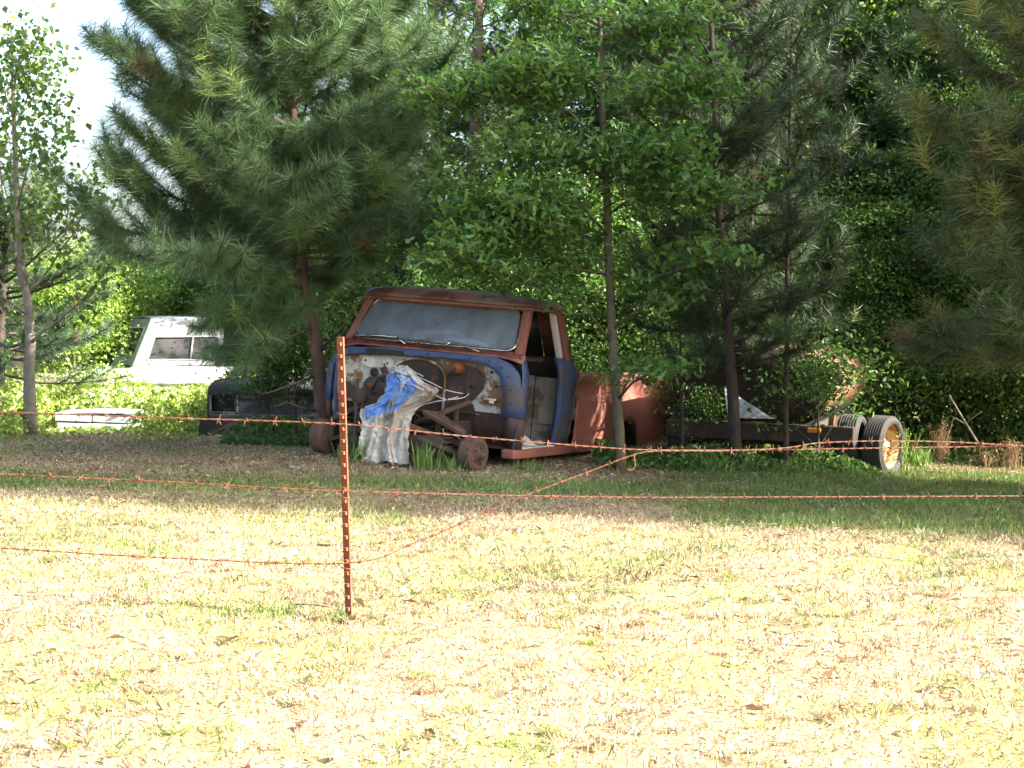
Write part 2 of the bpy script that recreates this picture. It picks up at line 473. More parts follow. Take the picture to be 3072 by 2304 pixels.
def interp_path(path, z):
    for a, b in zip(path[:-1], path[1:]):
        if z <= b[2]:
            t = (z - a[2]) / max(b[2] - a[2], 1e-6)
            return Vector(a).lerp(Vector(b), t)
    return Vector(path[-1])

def pine(path, rad, whorls, length_of, nb=5, K=55, nlen=.17, nwid=.0035, col=(.045, .085, .035), tip=(.12, .17, .05), tipfrac=.12, seed=0,
         e_low=(-14, 12), e_high=(25, 50), twigs=4, stem=.12, spread=(20, 75), extra=(), bare=()):
    """trunk and limbs (MB) plus needle arrays; path is the trunk, base at the origin"""
    rs = random.Random(seed)
    wood = MB(); wood.tube(path, rad, 9)
    tp, ta = [], []
    def dress(pts, L):
        N = len(pts) - 1
        r0 = .006 + .011 * L
        wood.tube(pts, [r0 * (1 - .8 * i / N) for i in range(N + 1)], 5)
        d = (pts[-1] - pts[-2]).normalized()
        tp.append(pts[-1]); ta.append(d)
        for i in range(2, N + 1):
            for sgn in (-1, 1):
                if rs.random() > twigs / 5.0: continue
                q = pts[i - 1].lerp(pts[i], rs.random()); dd = (pts[i] - pts[i - 1]).normalized()
                side = dd.cross(Vector((0, 0, 1))).normalized() * sgn
                td = (dd * rs.uniform(.5, .9) + side * rs.uniform(.5, 1.0) + Vector((0, 0, rs.uniform(-.05, .55)))).normalized()
                t_l = rs.uniform(.14, .34) * (0.6 + .35 * L)
                e = q + td * t_l
                e2 = e + (td + Vector((0, 0, .35))).normalized() * t_l * .5
                wood.tube([q, e, e2], [.006, .0045, .003], 4, cap=False)
                tp.append(e2); ta.append((e2 - e).normalized())
                tp.append(e); ta.append(td); tp.append(q.lerp(e, .45)); ta.append(td)
        for i in (N - 1, N - 2):
            tp.append(pts[i]); ta.append((pts[i] - pts[i - 1]).normalized())
    ztop = path[-1][2]
    for wz in whorls:
        az0 = rs.uniform(0, 6.28)
        for k in range(nb):
            z = wz + rs.uniform(-.12, .12)
            az = az0 + 6.283 * k / nb + rs.uniform(-.35, .35)
            L = length_of(z, az) * rs.uniform(.72, 1.08)
            if L < .15: continue
            f = min(max((z - whorls[0]) / (ztop - whorls[0]), 0), 1)
            e0 = R(rs.uniform(*e_low) * (1 - f) + rs.uniform(*e_high) * f)
            p = interp_path(path, z); pts = [p.copy()]
            N = 6
            for i in range(N):
                e = e0 + R(34) * (i / N) ** 1.5 + R(rs.uniform(-7, 7)); az += R(rs.uniform(-7, 7))
                p = p + Vector((math.cos(az) * math.cos(e), math.sin(az) * math.cos(e), math.sin(e))) * (L / N)
                pts.append(p.copy())
            dress(pts, L)
    for pts in extra:
        pts = smooth_path([Vector(p) for p in pts], 7)
        dress(pts, sum((b - a).length for a, b in zip(pts[:-1], pts[1:])))
    tp.append(Vector(path[-1])); ta.append(Vector((0, 0, 1)))
    tp = np.array([tuple(v) for v in tp]); ta = np.array([tuple(v) for v in ta])
    br = rng.random(len(tp)) < tipfrac
    ta = np.where(br[:, None], ta + np.array([0, 0, .8]), ta)
    V, C = needles(tp, ta, K, nlen, nwid, col, tip, bright=br, stem=stem, spread=spread)
    for a in bare:
        wood.tube(a, [.016 * (1 - .75 * i / (len(a) - 1)) for i in range(len(a))], 5)
    return wood, V, C

def smooth_path(P, n):
    """n + 1 points along the smooth curve through P"""
    out = []
    for k in range(n + 1):
        t = k / n * (len(P) - 1); i = min(int(t), len(P) - 2); t -= i
        p0, p1, p2, p3 = P[max(i - 1, 0)], P[i], P[i + 1], P[min(i + 2, len(P) - 1)]
        out.append(.5 * ((2 * p1) + (p2 - p0) * t + (2 * p0 - 5 * p1 + 4 * p2 - p3) * t ** 2 + (3 * p1 - p0 - 3 * p2 + p3) * t ** 3))
    return out

def blob_clusters(n, rx, ry, z0, z1, seed, hollow=.55, lean=(0, 0)):
    """cluster centres through an uneven egg-shaped crown"""
    r = np.random.default_rng(seed)
    d = norm(r.normal(0, 1, (n * 3, 3)))
    rad = r.uniform(hollow ** 3, 1, n * 3) ** (1 / 3)
    lump = 0.8 + .28 * np.sin(3.1 * d[:, 0] + seed) + .2 * np.sin(4.3 * d[:, 2] + 2 * seed + 2.2 * d[:, 1])
    p = d * (rad * lump)[:, None]
    zc, hz = (z0 + z1) / 2, (z1 - z0) / 2
    p = p * np.array([rx, ry, hz]) + np.array([lean[0], lean[1], zc])
    return p[p[:, 2] > .15][:n]

def broadleaf(height, rx, z0, ncl, per, size, cols, seed, aspect=.6, trunk_r=.07, cl=(.32, .32, .16), limbs=14, lean=(0, 0), hollow=.45, up=.7, tri=False):
    r = np.random.default_rng(seed)
    rs = random.Random(seed)
    ccs = blob_clusters(ncl, rx, rx, z0, height, seed, hollow, lean)
    wood = MB()
    path = [Vector((0, 0, -.1))]
    for i in range(1, 8):
        t = i / 7
        path.append(Vector((lean[0] * t ** 1.5 + rs.uniform(-.05, .05) * height * .12, lean[1] * t ** 1.5 + rs.uniform(-.05, .05) * height * .12, height * .92 * t)))
    wood.tube(path, [trunk_r * (1 - .85 * i / 7) for i in range(8)], 7)
    for i in rs.sample(range(len(ccs)), min(limbs, len(ccs))):
        e = Vector(ccs[i]); zz = max(.15 * height, e.z - rs.uniform(.5, 1.4) * rx * .6)
        a = interp_path(path, zz)
        mid = a.lerp(e, .5) + Vector((rs.uniform(-.12, .12), rs.uniform(-.12, .12), rs.uniform(-.02, .15)))
        wood.tube([a, mid, e], [trunk_r * .38, trunk_r * .22, trunk_r * .07], 5, cap=False)
    P = np.repeat(ccs, per, 0) + r.normal(0, 1, (len(ccs) * per, 3)) * np.array(cl)
    tint = np.repeat(1 + r.normal(0, .2, (len(ccs), 1)), per, 0)
    ci = np.array(cols)[r.integers(0, len(cols), len(P))] * tint * (1 + r.normal(0, .15, (len(P), 1)))
    V, C = leaves(P, size, aspect, ci, up=up)
    return wood, V, C

def tree_thing(name, label, cat, loc, trunk_me, crown_me, mats, rotz=0, scale=1, group=None):
    root = empty(name, loc, (0, 0, rotz)); root.scale = (scale,) * 3 if not hasattr(scale, '__len__') else scale
    tag(root, label, cat, group)
    link('trunk', trunk_me, root, mats[0]); link('crown', crown_me, root, mats[1])
    return root

def px_path(pts, Y, base):
    out = []
    for p in pts:
        out.append(at(p[0], p[1], p[2] if len(p) > 2 else Y) - base)
    return out

# ------------------------------------------------------------------ the big pine in front of the truck's left corner
PB = ground_at(325, 14.35)
ppath = px_path([(325, 452), (322, 405), (316, 340), (303, 282), (300, 215), (296, 139), (285, 46), (277, -60), (272, -170), (268, -300)], 14.35, PB)
ppath[0].z = -.15
prad = [.085, .07, .062, .055, .052, .048, .042, .036, .028, .012]
def big_len(z, az):
    l = 1.72 if z < 4.4 else max(.3, 1.72 - (z - 4.4) * .45)
    if z < 1.75: l *= .95
    l *= 1 + .14 * max(0, -math.cos(az)) - .12 * max(0, math.cos(az))
    return l
bare = []
def bare_from(pts, Y=14.3): return px_path(pts, Y, PB)
bare += [bare_from([(318, 352, 14.35), (340, 330, 14.2), (358, 303, 14.0), (364, 296, 13.95)]),
         bare_from([(314, 326, 14.35), (290, 337, 14.1), (262, 352, 13.9), (247, 352, 13.8)]),
         bare_from([(316, 376, 14.35), (296, 383, 14.1), (274, 391, 13.9), (262, 394, 13.8)]),
         bare_from([(320, 412, 14.35), (303, 408, 14.2), (287, 402, 14.1), (274, 407, 13.9)]),
         bare_from([(306, 290, 14.35), (280, 281, 14.0), (258, 279, 13.8), (240, 268, 13.6)])]
boughs = [bare_from(q) for q in (
    [(297, 150, 14.35), (240, 135, 14.1), (185, 105, 13.9), (142, 62, 13.8)], [(299, 195, 14.35), (240, 185, 14.0), (180, 165, 13.8), (128, 128, 13.7)],
    [(292, 95, 14.35), (235, 75, 14.2), (180, 45, 14.1), (138, 8, 14.0)], [(298, 175, 14.35), (250, 165, 14.6), (195, 140, 14.8), (150, 105, 14.9)], [(290, 70, 14.35), (240, 40, 14.5), (200, 5, 14.6), (165, -30, 14.6)],
    [(304, 285, 14.35), (270, 290, 14.0), (240, 310, 13.8), (215, 322, 13.7)], [(306, 292, 14.35), (280, 312, 13.9), (258, 338, 13.6), (246, 352, 13.5)],
    [(300, 262, 14.35), (230, 262, 14.2), (160, 262, 14.0), (120, 250, 13.9), (100, 232, 13.8)],
    [(300, 240, 14.35), (230, 240, 14.3), (150, 236, 14.2), (105, 222, 14.1), (85, 205, 14.0)], [(303, 270, 14.35), (350, 262, 13.9), (395, 250, 13.6), (428, 236, 13.4)],
    [(308, 300, 14.35), (290, 320, 14.8), (265, 350, 15.1), (255, 362, 15.2)])]
whor = [1.78, 1.95, 2.15, 2.4, 2.65, 2.9, 3.15, 3.4, 3.65, 3.9, 4.15, 4.4, 4.7, 5.0, 5.35, 5.7, 6.1, 6.5]
w_, V, C = pine(ppath, prad, whor, big_len, nb=7, K=150, nlen=.215, nwid=.0026, col=(.070, .128, .053), tip=(.12, .19, .06), tipfrac=.10, seed=4, twigs=4.2, bare=bare, e_low=(-10, 16), stem=.2, spread=(22, 92), extra=boughs)
root = tree_thing('pine_tree', 'big bushy pine with curving reddish trunk at the corner of the blue-fronted truck', 'tree', PB, w_.mesh('pine_trunk'), np_mesh('pine_crown', V, 3, C), (M['bark_pine'], M['needle']))

# ------------------------------------------------------------------ pine reaching in at the right edge
PR = Vector((4.85, 11.9, float(gz(4.85, 11.9))))
rpath = [Vector((0, 0, -.1)), Vector((.02, 0, 1)), Vector((.05, .03, 2.2)), Vector((.02, .05, 3.5)), Vector((.1, 0, 5)), Vector((.1, 0, 6.4))]
w_, V, C = pine(rpath, [.1, .09, .08, .065, .04, .01], [1.3, 1.5, 1.75, 2.0, 2.25, 2.55, 2.85, 3.15, 3.5, 3.85, 4.2, 4.6, 5.0, 5.5, 6.0],
    lambda z, az: (1.75 if z < 3.6 else max(.3, 1.75 - (z - 3.6) * .6)), nb=7, K=85, nlen=.21, nwid=.0036, col=(.070, .105, .040), tip=(.19, .21, .06), tipfrac=.16, seed=9, twigs=3.8, e_low=(-14, 10), stem=.2, spread=(22, 90))
RP_T, RP_C = w_.mesh('side_pine_trunk'), np_mesh('side_pine_crown', V, 3, C)
tree_thing('pine_tree', 'olive green pine whose boughs hang in from the right edge of the view', 'tree', PR, RP_T, RP_C, (M['bark_pine'], M['needle']))

# ------------------------------------------------------------------ leafy young tree at the left edge
LB = ground_at(30, 16.6)
lw = MB()
L1 = px_path([(31, 436), (30, 405), (29, 370), (31, 340), (28, 305), (22, 268), (17, 215), (15, 150), (13, 90), (12, 40), (10, 5)], 16.6, LB)
lw.tube(L1, [.082, .072, .06, .058, .048, .04, .034, .028, .02, .013, .006], 9)
lb = [([(31, 343), (42, 332, 16.4), (58, 321, 16.3), (82, 300, 14.9), (101, 278, 14.8), (112, 262, 14.7)], .024),
      ([(27, 303), (20, 276, 16.7), (13, 250, 16.8), (6, 210, 16.9), (0, 170, 16.9), (-4, 120, 16.9)], .034),
      ([(25, 292), (38, 283), (50, 268), (62, 248, 16.4), (75, 232, 16.3), (88, 200, 16.2), (98, 178, 14.9)], .02),
      ([(20, 245), (30, 222), (38, 200, 16.8), (45, 170, 16.9), (50, 140, 16.9)], .015),
      ([(17, 210), (24, 180, 16.3), (32, 150, 16.2), (40, 118, 14.9)], .014),
      ([(29, 316), (10, 302, 16.4), (-14, 288, 16.2), (-40, 270, 14.9)], .02),
      ([(28, 345), (8, 350, 16.4), (-12, 362, 16.3)], .012), ([(31, 352), (14, 338, 16.7), (-10, 318, 16.8)], .014),
      ([(14, 130), (24, 105, 16.7), (36, 80, 16.8), (46, 58, 16.8)], .012), ([(14, 120), (4, 90), (-8, 60)], .012), ([(13, 80), (22, 55, 16.5), (28, 32, 16.4)], .01),
      ([(60, 250, 16.4), (52, 225, 16.5), (50, 200, 16.6)], .008), ([(75, 232, 16.3), (68, 210), (70, 188)], .008)]
lc = []
for pts, r0 in lb:
    pp = px_path(pts, 16.6, LB); nn = len(pp)
    lw.tube(pp, [r0 * (1 - .8 * i / (nn - 1)) for i in range(nn)], 6)
def along(pts, n, spread, t0=.35):
    pp = [np.array(tuple(p)) for p in px_path(pts, 16.6, LB)]
    out = []
    for _ in range(n):
        t = rng.uniform(t0, 1.0) * (len(pp) - 1); i = min(int(t), len(pp) - 2)
        out.append(pp[i] + (pp[i + 1] - pp[i]) * (t - i) + rng.normal(0, 1, 3) * spread)
    return out
for (pts, r0), n_ in zip(lb, (90, 190, 150, 130, 150, 60, 10, 20, 190, 150, 150, 60, 60)):
    lc += along(pts, n_, .14, .45)
for u, v, su, sv, n_ in ((30, 75, 22, 26, 330), (12, 48, 14, 16, 120), (8, 120, 12, 40, 220), (40, 150, 14, 24, 110), (57, 165, 10, 20, 70), (60, 95, 9, 16, 40), (95, 185, 10, 14, 90), (48, 205, 14, 20, 120), (70, 130, 8, 12, 24), (20, 215, 18, 14, 90), (100, 210, 10, 8, 40), (28, 255, 22, 12, 80), (62, 120, 6, 20, 30), (108, 268, 9, 5, 90)):
    for _ in range(n_):
        lc.append(np.array(tuple(at(u + rng.normal(0, su), v + rng.normal(0, sv), 16.6 + rng.normal(0, .35)) - LB)))
lc = np.array(lc)
cc = np.array([(.085, .15, .045), (.11, .18, .05), (.15, .20, .05), (.06, .115, .04)])[rng.integers(0, 4, len(lc))] * (1 + rng.normal(0, .15, (len(lc), 1)))
V, C = leaves(lc, .072, .85, cc, up=.1, droop=1.2, wide=.4)
tree_thing('broadleaf_tree', 'slender grey-trunked tree with sparse hanging leaves against the white sky at the left edge', 'tree', LB, lw.mesh('sparse_trunk'), np_mesh('sparse_crown', V, 4, C), (M['bark_grey'], M['leaf']))

# ------------------------------------------------------------------ oak sapling in front of the truck bed
OB = ground_at(620, 13.75)
ow = MB()
opath = px_path([(621, 472), (619, 430), (615, 380), (612, 330), (609, 270), (607, 200), (603, 120), (599, 0), (596, -80), (594, -160)], 13.75, OB)
opath[0].z = -.1
ow.tube(opath, [.056, .05, .045, .042, .039, .036, .031, .022, .014, .006], 9)
ol = []
# flat leafy layers: attach height on the trunk (v), then limb waypoints
layers = [((610, 262), [(570, 240, 13.3), (520, 215, 12.9), (470, 240, 12.7), (440, 258, 12.6)], 1000, .13),
          ((609, 236), [(580, 205, 13.2), (535, 196, 12.9), (500, 210, 12.8), (462, 185, 12.9)], 800, .12),
          ((608, 215), [(640, 192, 13.3), (680, 186, 13.0), (718, 192, 12.9)], 900, .13),
          ((607, 190), [(620, 158, 13.2), (650, 150, 13.0), (670, 156, 12.9)], 800, .11),
          ((605, 150), [(570, 112, 13.4), (520, 90, 13.2), (470, 92, 13.2), (440, 100, 13.2)], 1100, .14),
          ((604, 120), [(640, 105, 13.4), (680, 85, 13.3), (720, 80, 13.2)], 900, .14),
          ((610, 275), [(570, 268, 13.4), (530, 240, 13.2), (490, 226, 13.0), (455, 222, 13.0)], 900, .16),
          ((606, 180), [(575, 160, 13.3), (540, 150, 13.1), (500, 146, 13.0)], 700, .14),
          ((602, 90), [(570, 70, 13.3), (540, 66, 13.1), (505, 75, 13.0)], 800, .12),
          ((600, 40), [(640, 30, 13.5), (690, 20, 13.6)], 700, .15),
          ((600, 30), [(560, 10, 13.6), (520, 0, 13.7)], 600, .15),
          ((613, 345), [(580, 300, 13.5), (545, 285, 13.3), (500, 270, 13.2), (450, 262, 13.1)], 420, .12),
          ((612, 330), [(650, 300, 13.4), (680, 268, 13.3), (720, 255, 13.2)], 520, .12),
          ((617, 400), [(632, 383, 13.4), (652, 372, 13.1), (672, 372, 12.9), (688, 374, 12.8)], 260, .06),
          ((608, 230), [(596, 240, 14.1), (560, 228, 14.3), (535, 225, 14.4)], 400, .15),
          ((606, 170), [(640, 160, 14.1), (690, 140, 14.3)], 500, .16)]
for a, wp, n_, sp in layers:
    pp = px_path([(a[0], a[1], 13.75)] + wp, 13.75, OB); k_ = len(pp)
    ow.tube(pp, [.014 * (1 - .8 * i / (k_ - 1)) for i in range(k_)], 5)
    q = [np.array(tuple(p)) for p in pp]
    for s_ in range(int(n_ * 1.75) // 14):
        t = rng.uniform(.28, 1.05) * (k_ - 1); i = min(int(t), k_ - 2)
        c0 = q[i] + (q[i + 1] - q[i]) * (t - i) + rng.normal(0, 1, 3) * np.array([.16, .3, sp * .55]) + np.array([0, 0, .03])
        ow.tube([q[i] + (q[i + 1] - q[i]) * (t - i), c0 - np.array([0, 0, .02]), c0 + rng.normal(0, .07, 3)], [.004, .003, .0015], 3, cap=False)
        for _ in range(14): ol.append(c0 + rng.normal(0, 1, 3) * np.array([.10, .10, .05]))
ol = np.array(ol)
cc = np.array([(.060, .138, .032), (.076, .162, .036), (.10, .185, .044), (.045, .108, .028)])[rng.integers(0, 4, len(ol))] * (1 + rng.normal(0, .16, (len(ol), 1)))
V, C = lobed_leaves(ol, .088, .52, cc, 1.2)
tree_thing('oak_sapling', 'thin pale-trunked oak sapling with flat green layers, growing in front of the red truck bed', 'tree', OB, ow.mesh('oak_trunk'), np_mesh('oak_crown', V, 8, C), (M['bark_oak'], M['leaf']))

# ------------------------------------------------------------------ thin dark pines in front of the tank
def thin_pine(pts, Y, r0, whorls, ll, label, seed, K=60, mat='bark_dark', name='pine_tree', nb=4):
    base = ground_at(pts[0][0], Y)
    path = px_path(pts, Y, base); path[0].z = -.1
    n_ = len(path)
    w, V, C = pine(path, [r0 * (1 - .8 * i / (n_ - 1)) for i in range(n_)], whorls, ll, nb=nb, K=K, nlen=.15, nwid=.0026, col=(.042, .075, .035), tip=(.09, .14, .045), tipfrac=.08, seed=seed, twigs=2.6, e_low=(-10, 25))
    return tree_thing(name, label, 'tree', base, w.mesh('thin_pine_trunk'), np_mesh('thin_pine_crown', V, 3, C), (M[mat], M['needle']))
thin_pine([(737, 466), (733, 400), (728, 330), (723, 270), (718, 200), (716, 140), (712, 50), (708, -60), (705, -160)], 14.15, .062,
          [1.05, 1.2, 1.35, 1.5, 1.7, 2.0, 2.3, 2.6, 2.9, 3.2, 3.5, 3.9, 4.3, 4.7], lambda z, az: (.55 + .25 * max(0, math.cos(az))) if z < 1.45 else (1.05 if z < 4 else .7), 'dark straight pine trunk rising beside the pale triangular metal sheet', 21)
thin_pine([(746, 455), (748, 380), (750, 290), (752, 190), (753, 90), (752, 0), (752, -90)], 14.9, .036, [1.3, 1.8, 2.2, 2.7, 3.1, 3.5, 3.9, 4.3], lambda z, az: .8, 'slim dark pine just right of the dark straight pine and behind it', 22)
thin_pine([(786, 462), (786, 400), (787, 330), (787, 240), (789, 150), (791, 60), (795, -30), (797, -110)], 14.1, .030, [1.5, 1.9, 2.4, 2.9, 3.4, 3.9], lambda z, az: .75, 'thinnest bare-stemmed pine in front of the middle of the tank', 23, K=30)
thin_pine([(683, 458), (682, 410), (681, 370), (680, 330), (679, 290), (676, 240)], 14.4, .02, [1.35, 1.7, 2.0], lambda z, az: .36, 'short spindly pine sapling behind the tail of the red truck bed', 24, K=30)

# low dark pine behind the left tree
LPB = ground_at(-4, 17.8)
lp = px_path([(-4, 440), (-2, 380), (2, 300), (6, 240), (8, 200)], 17.8, LPB); lp[0].z = -.1
w_, V, C = pine(lp, [.09, .08, .06, .035, .012], [.75, 1.0, 1.25, 1.5, 1.75, 2.0, 2.2, 2.4], lambda z, az: 1.55 if z < 1.9 else .8, nb=6, K=48, nlen=.16, nwid=.003, col=(.04, .075, .038), tip=(.09, .14, .05), tipfrac=.06, seed=31, twigs=2.8)
tree_thing('pine_tree', 'low shadowy pine with wide boughs behind the sparse tree at the left edge', 'tree', LPB, w_.mesh('low_pine_trunk'), np_mesh('low_pine_crown', V, 3, C), (M['bark_dark'], M['needle']))

# ------------------------------------------------------------------ wood behind: shared prototypes
GR1 = [(.075, .148, .036), (.096, .175, .042), (.125, .21, .05), (.056, .12, .032)]
GR2 = [(.085, .165, .033), (.12, .21, .04), (.16, .25, .05), (.065, .135, .03)]
GR3 = [(.060, .125, .034), (.076, .148, .04), (.096, .17, .046), (.048, .102, .031)]
def proto(nm, *a, **k):
    w, V, C = broadleaf(*a, **k)
    return w.mesh(nm + '_trunk'), np_mesh(nm + '_crown', V, 4, C)
PRO = {
 'oak': proto('oak_tree', 7.5, 2.1, .7, 250, 140, .070, GR1, 41, .5, .085, cl=(.40, .40, .085), limbs=34, hollow=.15, up=1.0),
 'gum': proto('gum_tree', 8.5, 1.9, .9, 250, 130, .075, GR2, 42, .7, .08, cl=(.36, .36, .12), limbs=34, hollow=.15),
 'dark': proto('dark_oak', 7.0, 2.3, .5, 270, 150, .066, GR3 + GR1[:2], 43, .5, .10, cl=(.46, .46, .075), limbs=40, hollow=.1, up=1.1),
 'loose': proto('loose_tree', 8.0, 2.2, 1.6, 85, 46, .10, GR1, 44, .6, .07, limbs=24),
 'young': proto('young_tree', 4.4, 1.35, .35, 150, 110, .065, GR1, 45, .55, .045, cl=(.26, .26, .07), hollow=.15, up=.9),
 'sun_tinted': proto('sun_tinted_sapling', 4.2, 1.3, .25, 170, 64, .085, [(.15, .25, .045), (.19, .29, .055), (.23, .32, .07), (.12, .21, .04)], 47, .65, .04, cl=(.26, .26, .12), hollow=.2),  # sunlight is put into these paler yellow-green leaf colours
 'bush': proto('bush', 1.9, 1.0, .05, 120, 64, .056, GR1, 46, .6, .02),
}
tw, V, C = pine([Vector((0, 0, -.1)), Vector((.03, 0, 2)), Vector((-.04, .05, 4)), Vector((.06, 0, 6)), Vector((.03, 0, 8)), Vector((0, 0, 10))], [.12, .11, .1, .085, .06, .012],
     [3.6, 4.0, 4.4, 4.8, 5.2, 5.7, 6.2, 6.7, 7.3, 7.9, 8.5, 9.2], lambda z, az: 1.5 if z < 7 else max(.4, 1.5 - (z - 7) * .35), nb=4, K=44, nlen=.2, nwid=.005, col=(.05, .10, .04), tip=(.12, .18, .05), seed=51, twigs=3)
PRO['pine'] = (tw.mesh('tall_pine_trunk'), np_mesh('tall_pine_crown', V, 3, C))
tw, V, C = pine([Vector((0, 0, -.1)), Vector((0, 0, 2)), Vector((.05, .05, 4)), Vector((0, 0, 6)), Vector((0, 0, 8.2))], [.11, .1, .08, .05, .01],
     [.9, 1.3, 1.7, 2.1, 2.5, 2.9, 3.3, 3.7, 4.1, 4.5, 5, 5.5, 6, 6.6, 7.2], lambda z, az: 1.6 if z < 5 else max(.3, 1.6 - (z - 5) * .4), nb=5, K=40, nlen=.19, nwid=.005, col=(.055, .10, .04), tip=(.14, .19, .05), seed=52, twigs=3.2)
PRO['bushy_pine'] = (tw.mesh('bushy_pine_trunk'), np_mesh('bushy_pine_crown', V, 3, C))
NAMES = {'oak': ('oak_tree', 'bark_dark', 'leaf'), 'gum': ('gum_tree', 'bark_grey', 'leaf'), 'dark': ('oak_tree', 'bark_dark', 'leaf'), 'loose': ('broadleaf_tree', 'bark_dark', 'leaf'),
         'young': ('broadleaf_tree', 'bark_grey', 'leaf'), 'bush': ('bush', 'bark_grey', 'leaf'), 'sun_tinted': ('broadleaf_tree', 'bark_grey', 'leaf'), 'pine': ('pine_tree', 'bark_pine', 'needle'), 'bushy_pine': ('pine_tree', 'bark_pine', 'needle')}
def plant(kind, px, Y, label, scale=1.0, group='trees of the wood behind the wrecks', cat='tree', x=None, rot=None):
    if x is None: g = ground_at(px, Y)
    else: g = Vector((x, Y, float(gz(x, Y))))
    nm, bk, lf = NAMES[kind]
    t, c = PRO[kind]
    return tree_thing(nm, label, cat, g, t, c, (M[bk], M[lf]), rng.uniform(0, 6.28) if rot is None else rot, scale, group)
# ------------------------------------------------------------------ the wood
W = [
 ('loose', 405, 21.8, 'loose-crowned tree with sky showing through, directly behind the big bushy pine', .95),
 ('pine', 437, 22.3, 'tall bare-stemmed pine whose dark trunk shows against the sky above the truck cab', 1.0),
 ('loose', 520, 22.2, 'tall open-crowned tree against bright sky gaps above the truck cab roof', 1.0),
 ('gum', 668, 21.9, 'fresh green tree behind the upper trunk of the oak sapling, on its right side', .95),
 ('dark', 690, 21.2, 'dense dark oak directly behind the red truck bed', 1.0),
 ('oak', 735, 20.9, 'mid green oak behind the dark straight pine trunk', 1.0),
 ('gum', 815, 20.6, 'bright leafy tree rising behind the middle of the tank', 1.0),
 ('dark', 890, 20.4, 'shadowy dark oak behind the dual wheels', 1.05),
 ('oak', 960, 20.0, 'mid green oak behind the tallest clump of dry weeds', 1.0),
 ('gum', 1040, 19.8, 'leafy tree at the right edge behind the olive pine', 1.0),
 ('oak', 668, 24.6, 'tall oak in the second row behind the red bed, above the dark oak', 1.1),
 ('pine', 792, 23.6, 'tall pine with sunlit pinkish trunk near the top right, leaning to the left', 1.1),
 ('pine', 822, 24.4, 'tall pine with sunlit trunk beside the leaning pinkish one', 1.1),
 ('bushy_pine', 905, 22.6, 'pale sunlit bushy pine high among the green trees at upper right', 1.0),
 ('gum', 700, 24.8, 'tall light green tree in the second row above the tank', 1.15),
 ('oak', 875, 25.0, 'tall oak in the second row behind the pale sunlit pine', 1.15),
 ('gum', 980, 23.8, 'tall light green tree in the second row behind the right edge pine', 1.15),
 ('pine', 478, 20.2, 'thin straight pine stem behind the left half of the cab roof', .85), ('pine', 556, 20.6, 'thin pine stem behind the rear edge of the cab roof', .8),
 ('pine', 648, 19.8, 'thin pine stem behind the middle of the red bed', .85), ('pine', 838, 19.2, 'thin pine stem just left of the tank\'s sunlit flank', .85),
 ('pine', 876, 19.6, 'thin pine stem standing behind the big tyre', .8), ('pine', 934, 18.9, 'thin pine stem behind the tallest dry weed clump', .85),
 ('bushy_pine', 862, 20.2, 'hazy bushy pine behind the tank\'s right end', .8), ('bushy_pine', 985, 19.2, 'hazy bushy pine at the far right behind the forked stick', .8),
 ('bushy_pine', 745, 22.6, 'bushy pine high behind the dark straight pine', .95),
]
for k_, px, Y, lab, sc in W: plant(k_, px, Y, lab, sc)
U = [
 ('young', 470, 19.6, 'young leafy tree seen over the left half of the cab roof', .8),
 ('young', 585, 18.2, 'young leafy tree just behind the cab\'s rear corner', .8),
 ('young', 655, 18.6, 'young tree behind the tail end of the red bed', .75),
 ('young', 715, 17.9, 'young tree behind the left end of the tank', .72),
 ('young', 775, 18.3, 'young tree behind the middle of the tank top', .75),
 ('young', 842, 17.9, 'young tree behind the rusty sunlit side of the tank', .72),
 ('young', 905, 18.1, 'young tree just right of the rusty tank side', .75),
 ('young', 968, 17.7, 'young tree behind the dry weeds, second from the right', .72),
 ('young', 1030, 17.6, 'young tree behind the dry weeds at the right edge', .75),
]
for k_, px, Y, lab, sc in U: plant(k_, px, Y, lab, sc, group='young trees at the edge of the wood')
B = [('bush', 560, 17.9, 'bush showing behind the cab through the window line'), ('bush', 690, 17.2, 'bush behind the gap between the red bed and the tank'),
     ('bush', 870, 17.1, 'bush directly behind the top of the big tyre'), ('bush', 925, 17.4, 'bush behind the first clump of dry weeds right of the tyre'),
     ('bush', 985, 17.3, 'bush behind the forked dead stick'), ('bush', 1035, 17.2, 'bush at the right edge behind the dry weeds')]
for k_, px, Y, lab in B: plant(k_, px, Y, lab, .85, group='bushes along the edge of the wood', cat='bush')
LFT = [('sun_tinted', 112, 21.6, 'sunlit light green sapling left of the white camper shell', .62, 'tree'), ('sun_tinted', 74, 20.2, 'sunlit sapling between the sparse tree and the white camper shell', .6, 'tree'),
       ('sun_tinted', 146, 23.0, 'sunlit bush right behind the raked end of the white camper shell', .6, 'bush'), ('sun_tinted', 178, 23.6, 'sunlit sapling behind the white camper shell, below the pine boughs', .62, 'tree'),
       ('young', 222, 23.2, 'sunlit sapling between the camper shell and the grey wreck', .8, 'tree'), ('sun_tinted', 36, 20.5, 'sunlit sapling right behind the slender grey-trunked tree', .6, 'tree'),
       ('bushy_pine', 122, 31.0, 'distant bushy pine topping the far tree line under the white sky', .33, 'tree'), ('bushy_pine', 78, 31.5, 'distant pine left of the other one on the far tree line', .31, 'tree'),
       ('young', 265, 21.8, 'sapling glimpsed through the lower boughs of the big pine', .85, 'tree'), ('dark', 330, 24.0, 'dark oak behind the trunk of the big bushy pine', .7, 'tree'), ('young', 345, 20.6, 'young tree just behind the left edge of the cab', .8, 'tree')]
for k_, px, Y, lab, sc, ct in LFT: plant(k_, px, Y, lab, sc, group='sunlit growth behind the left wrecks', cat=ct)

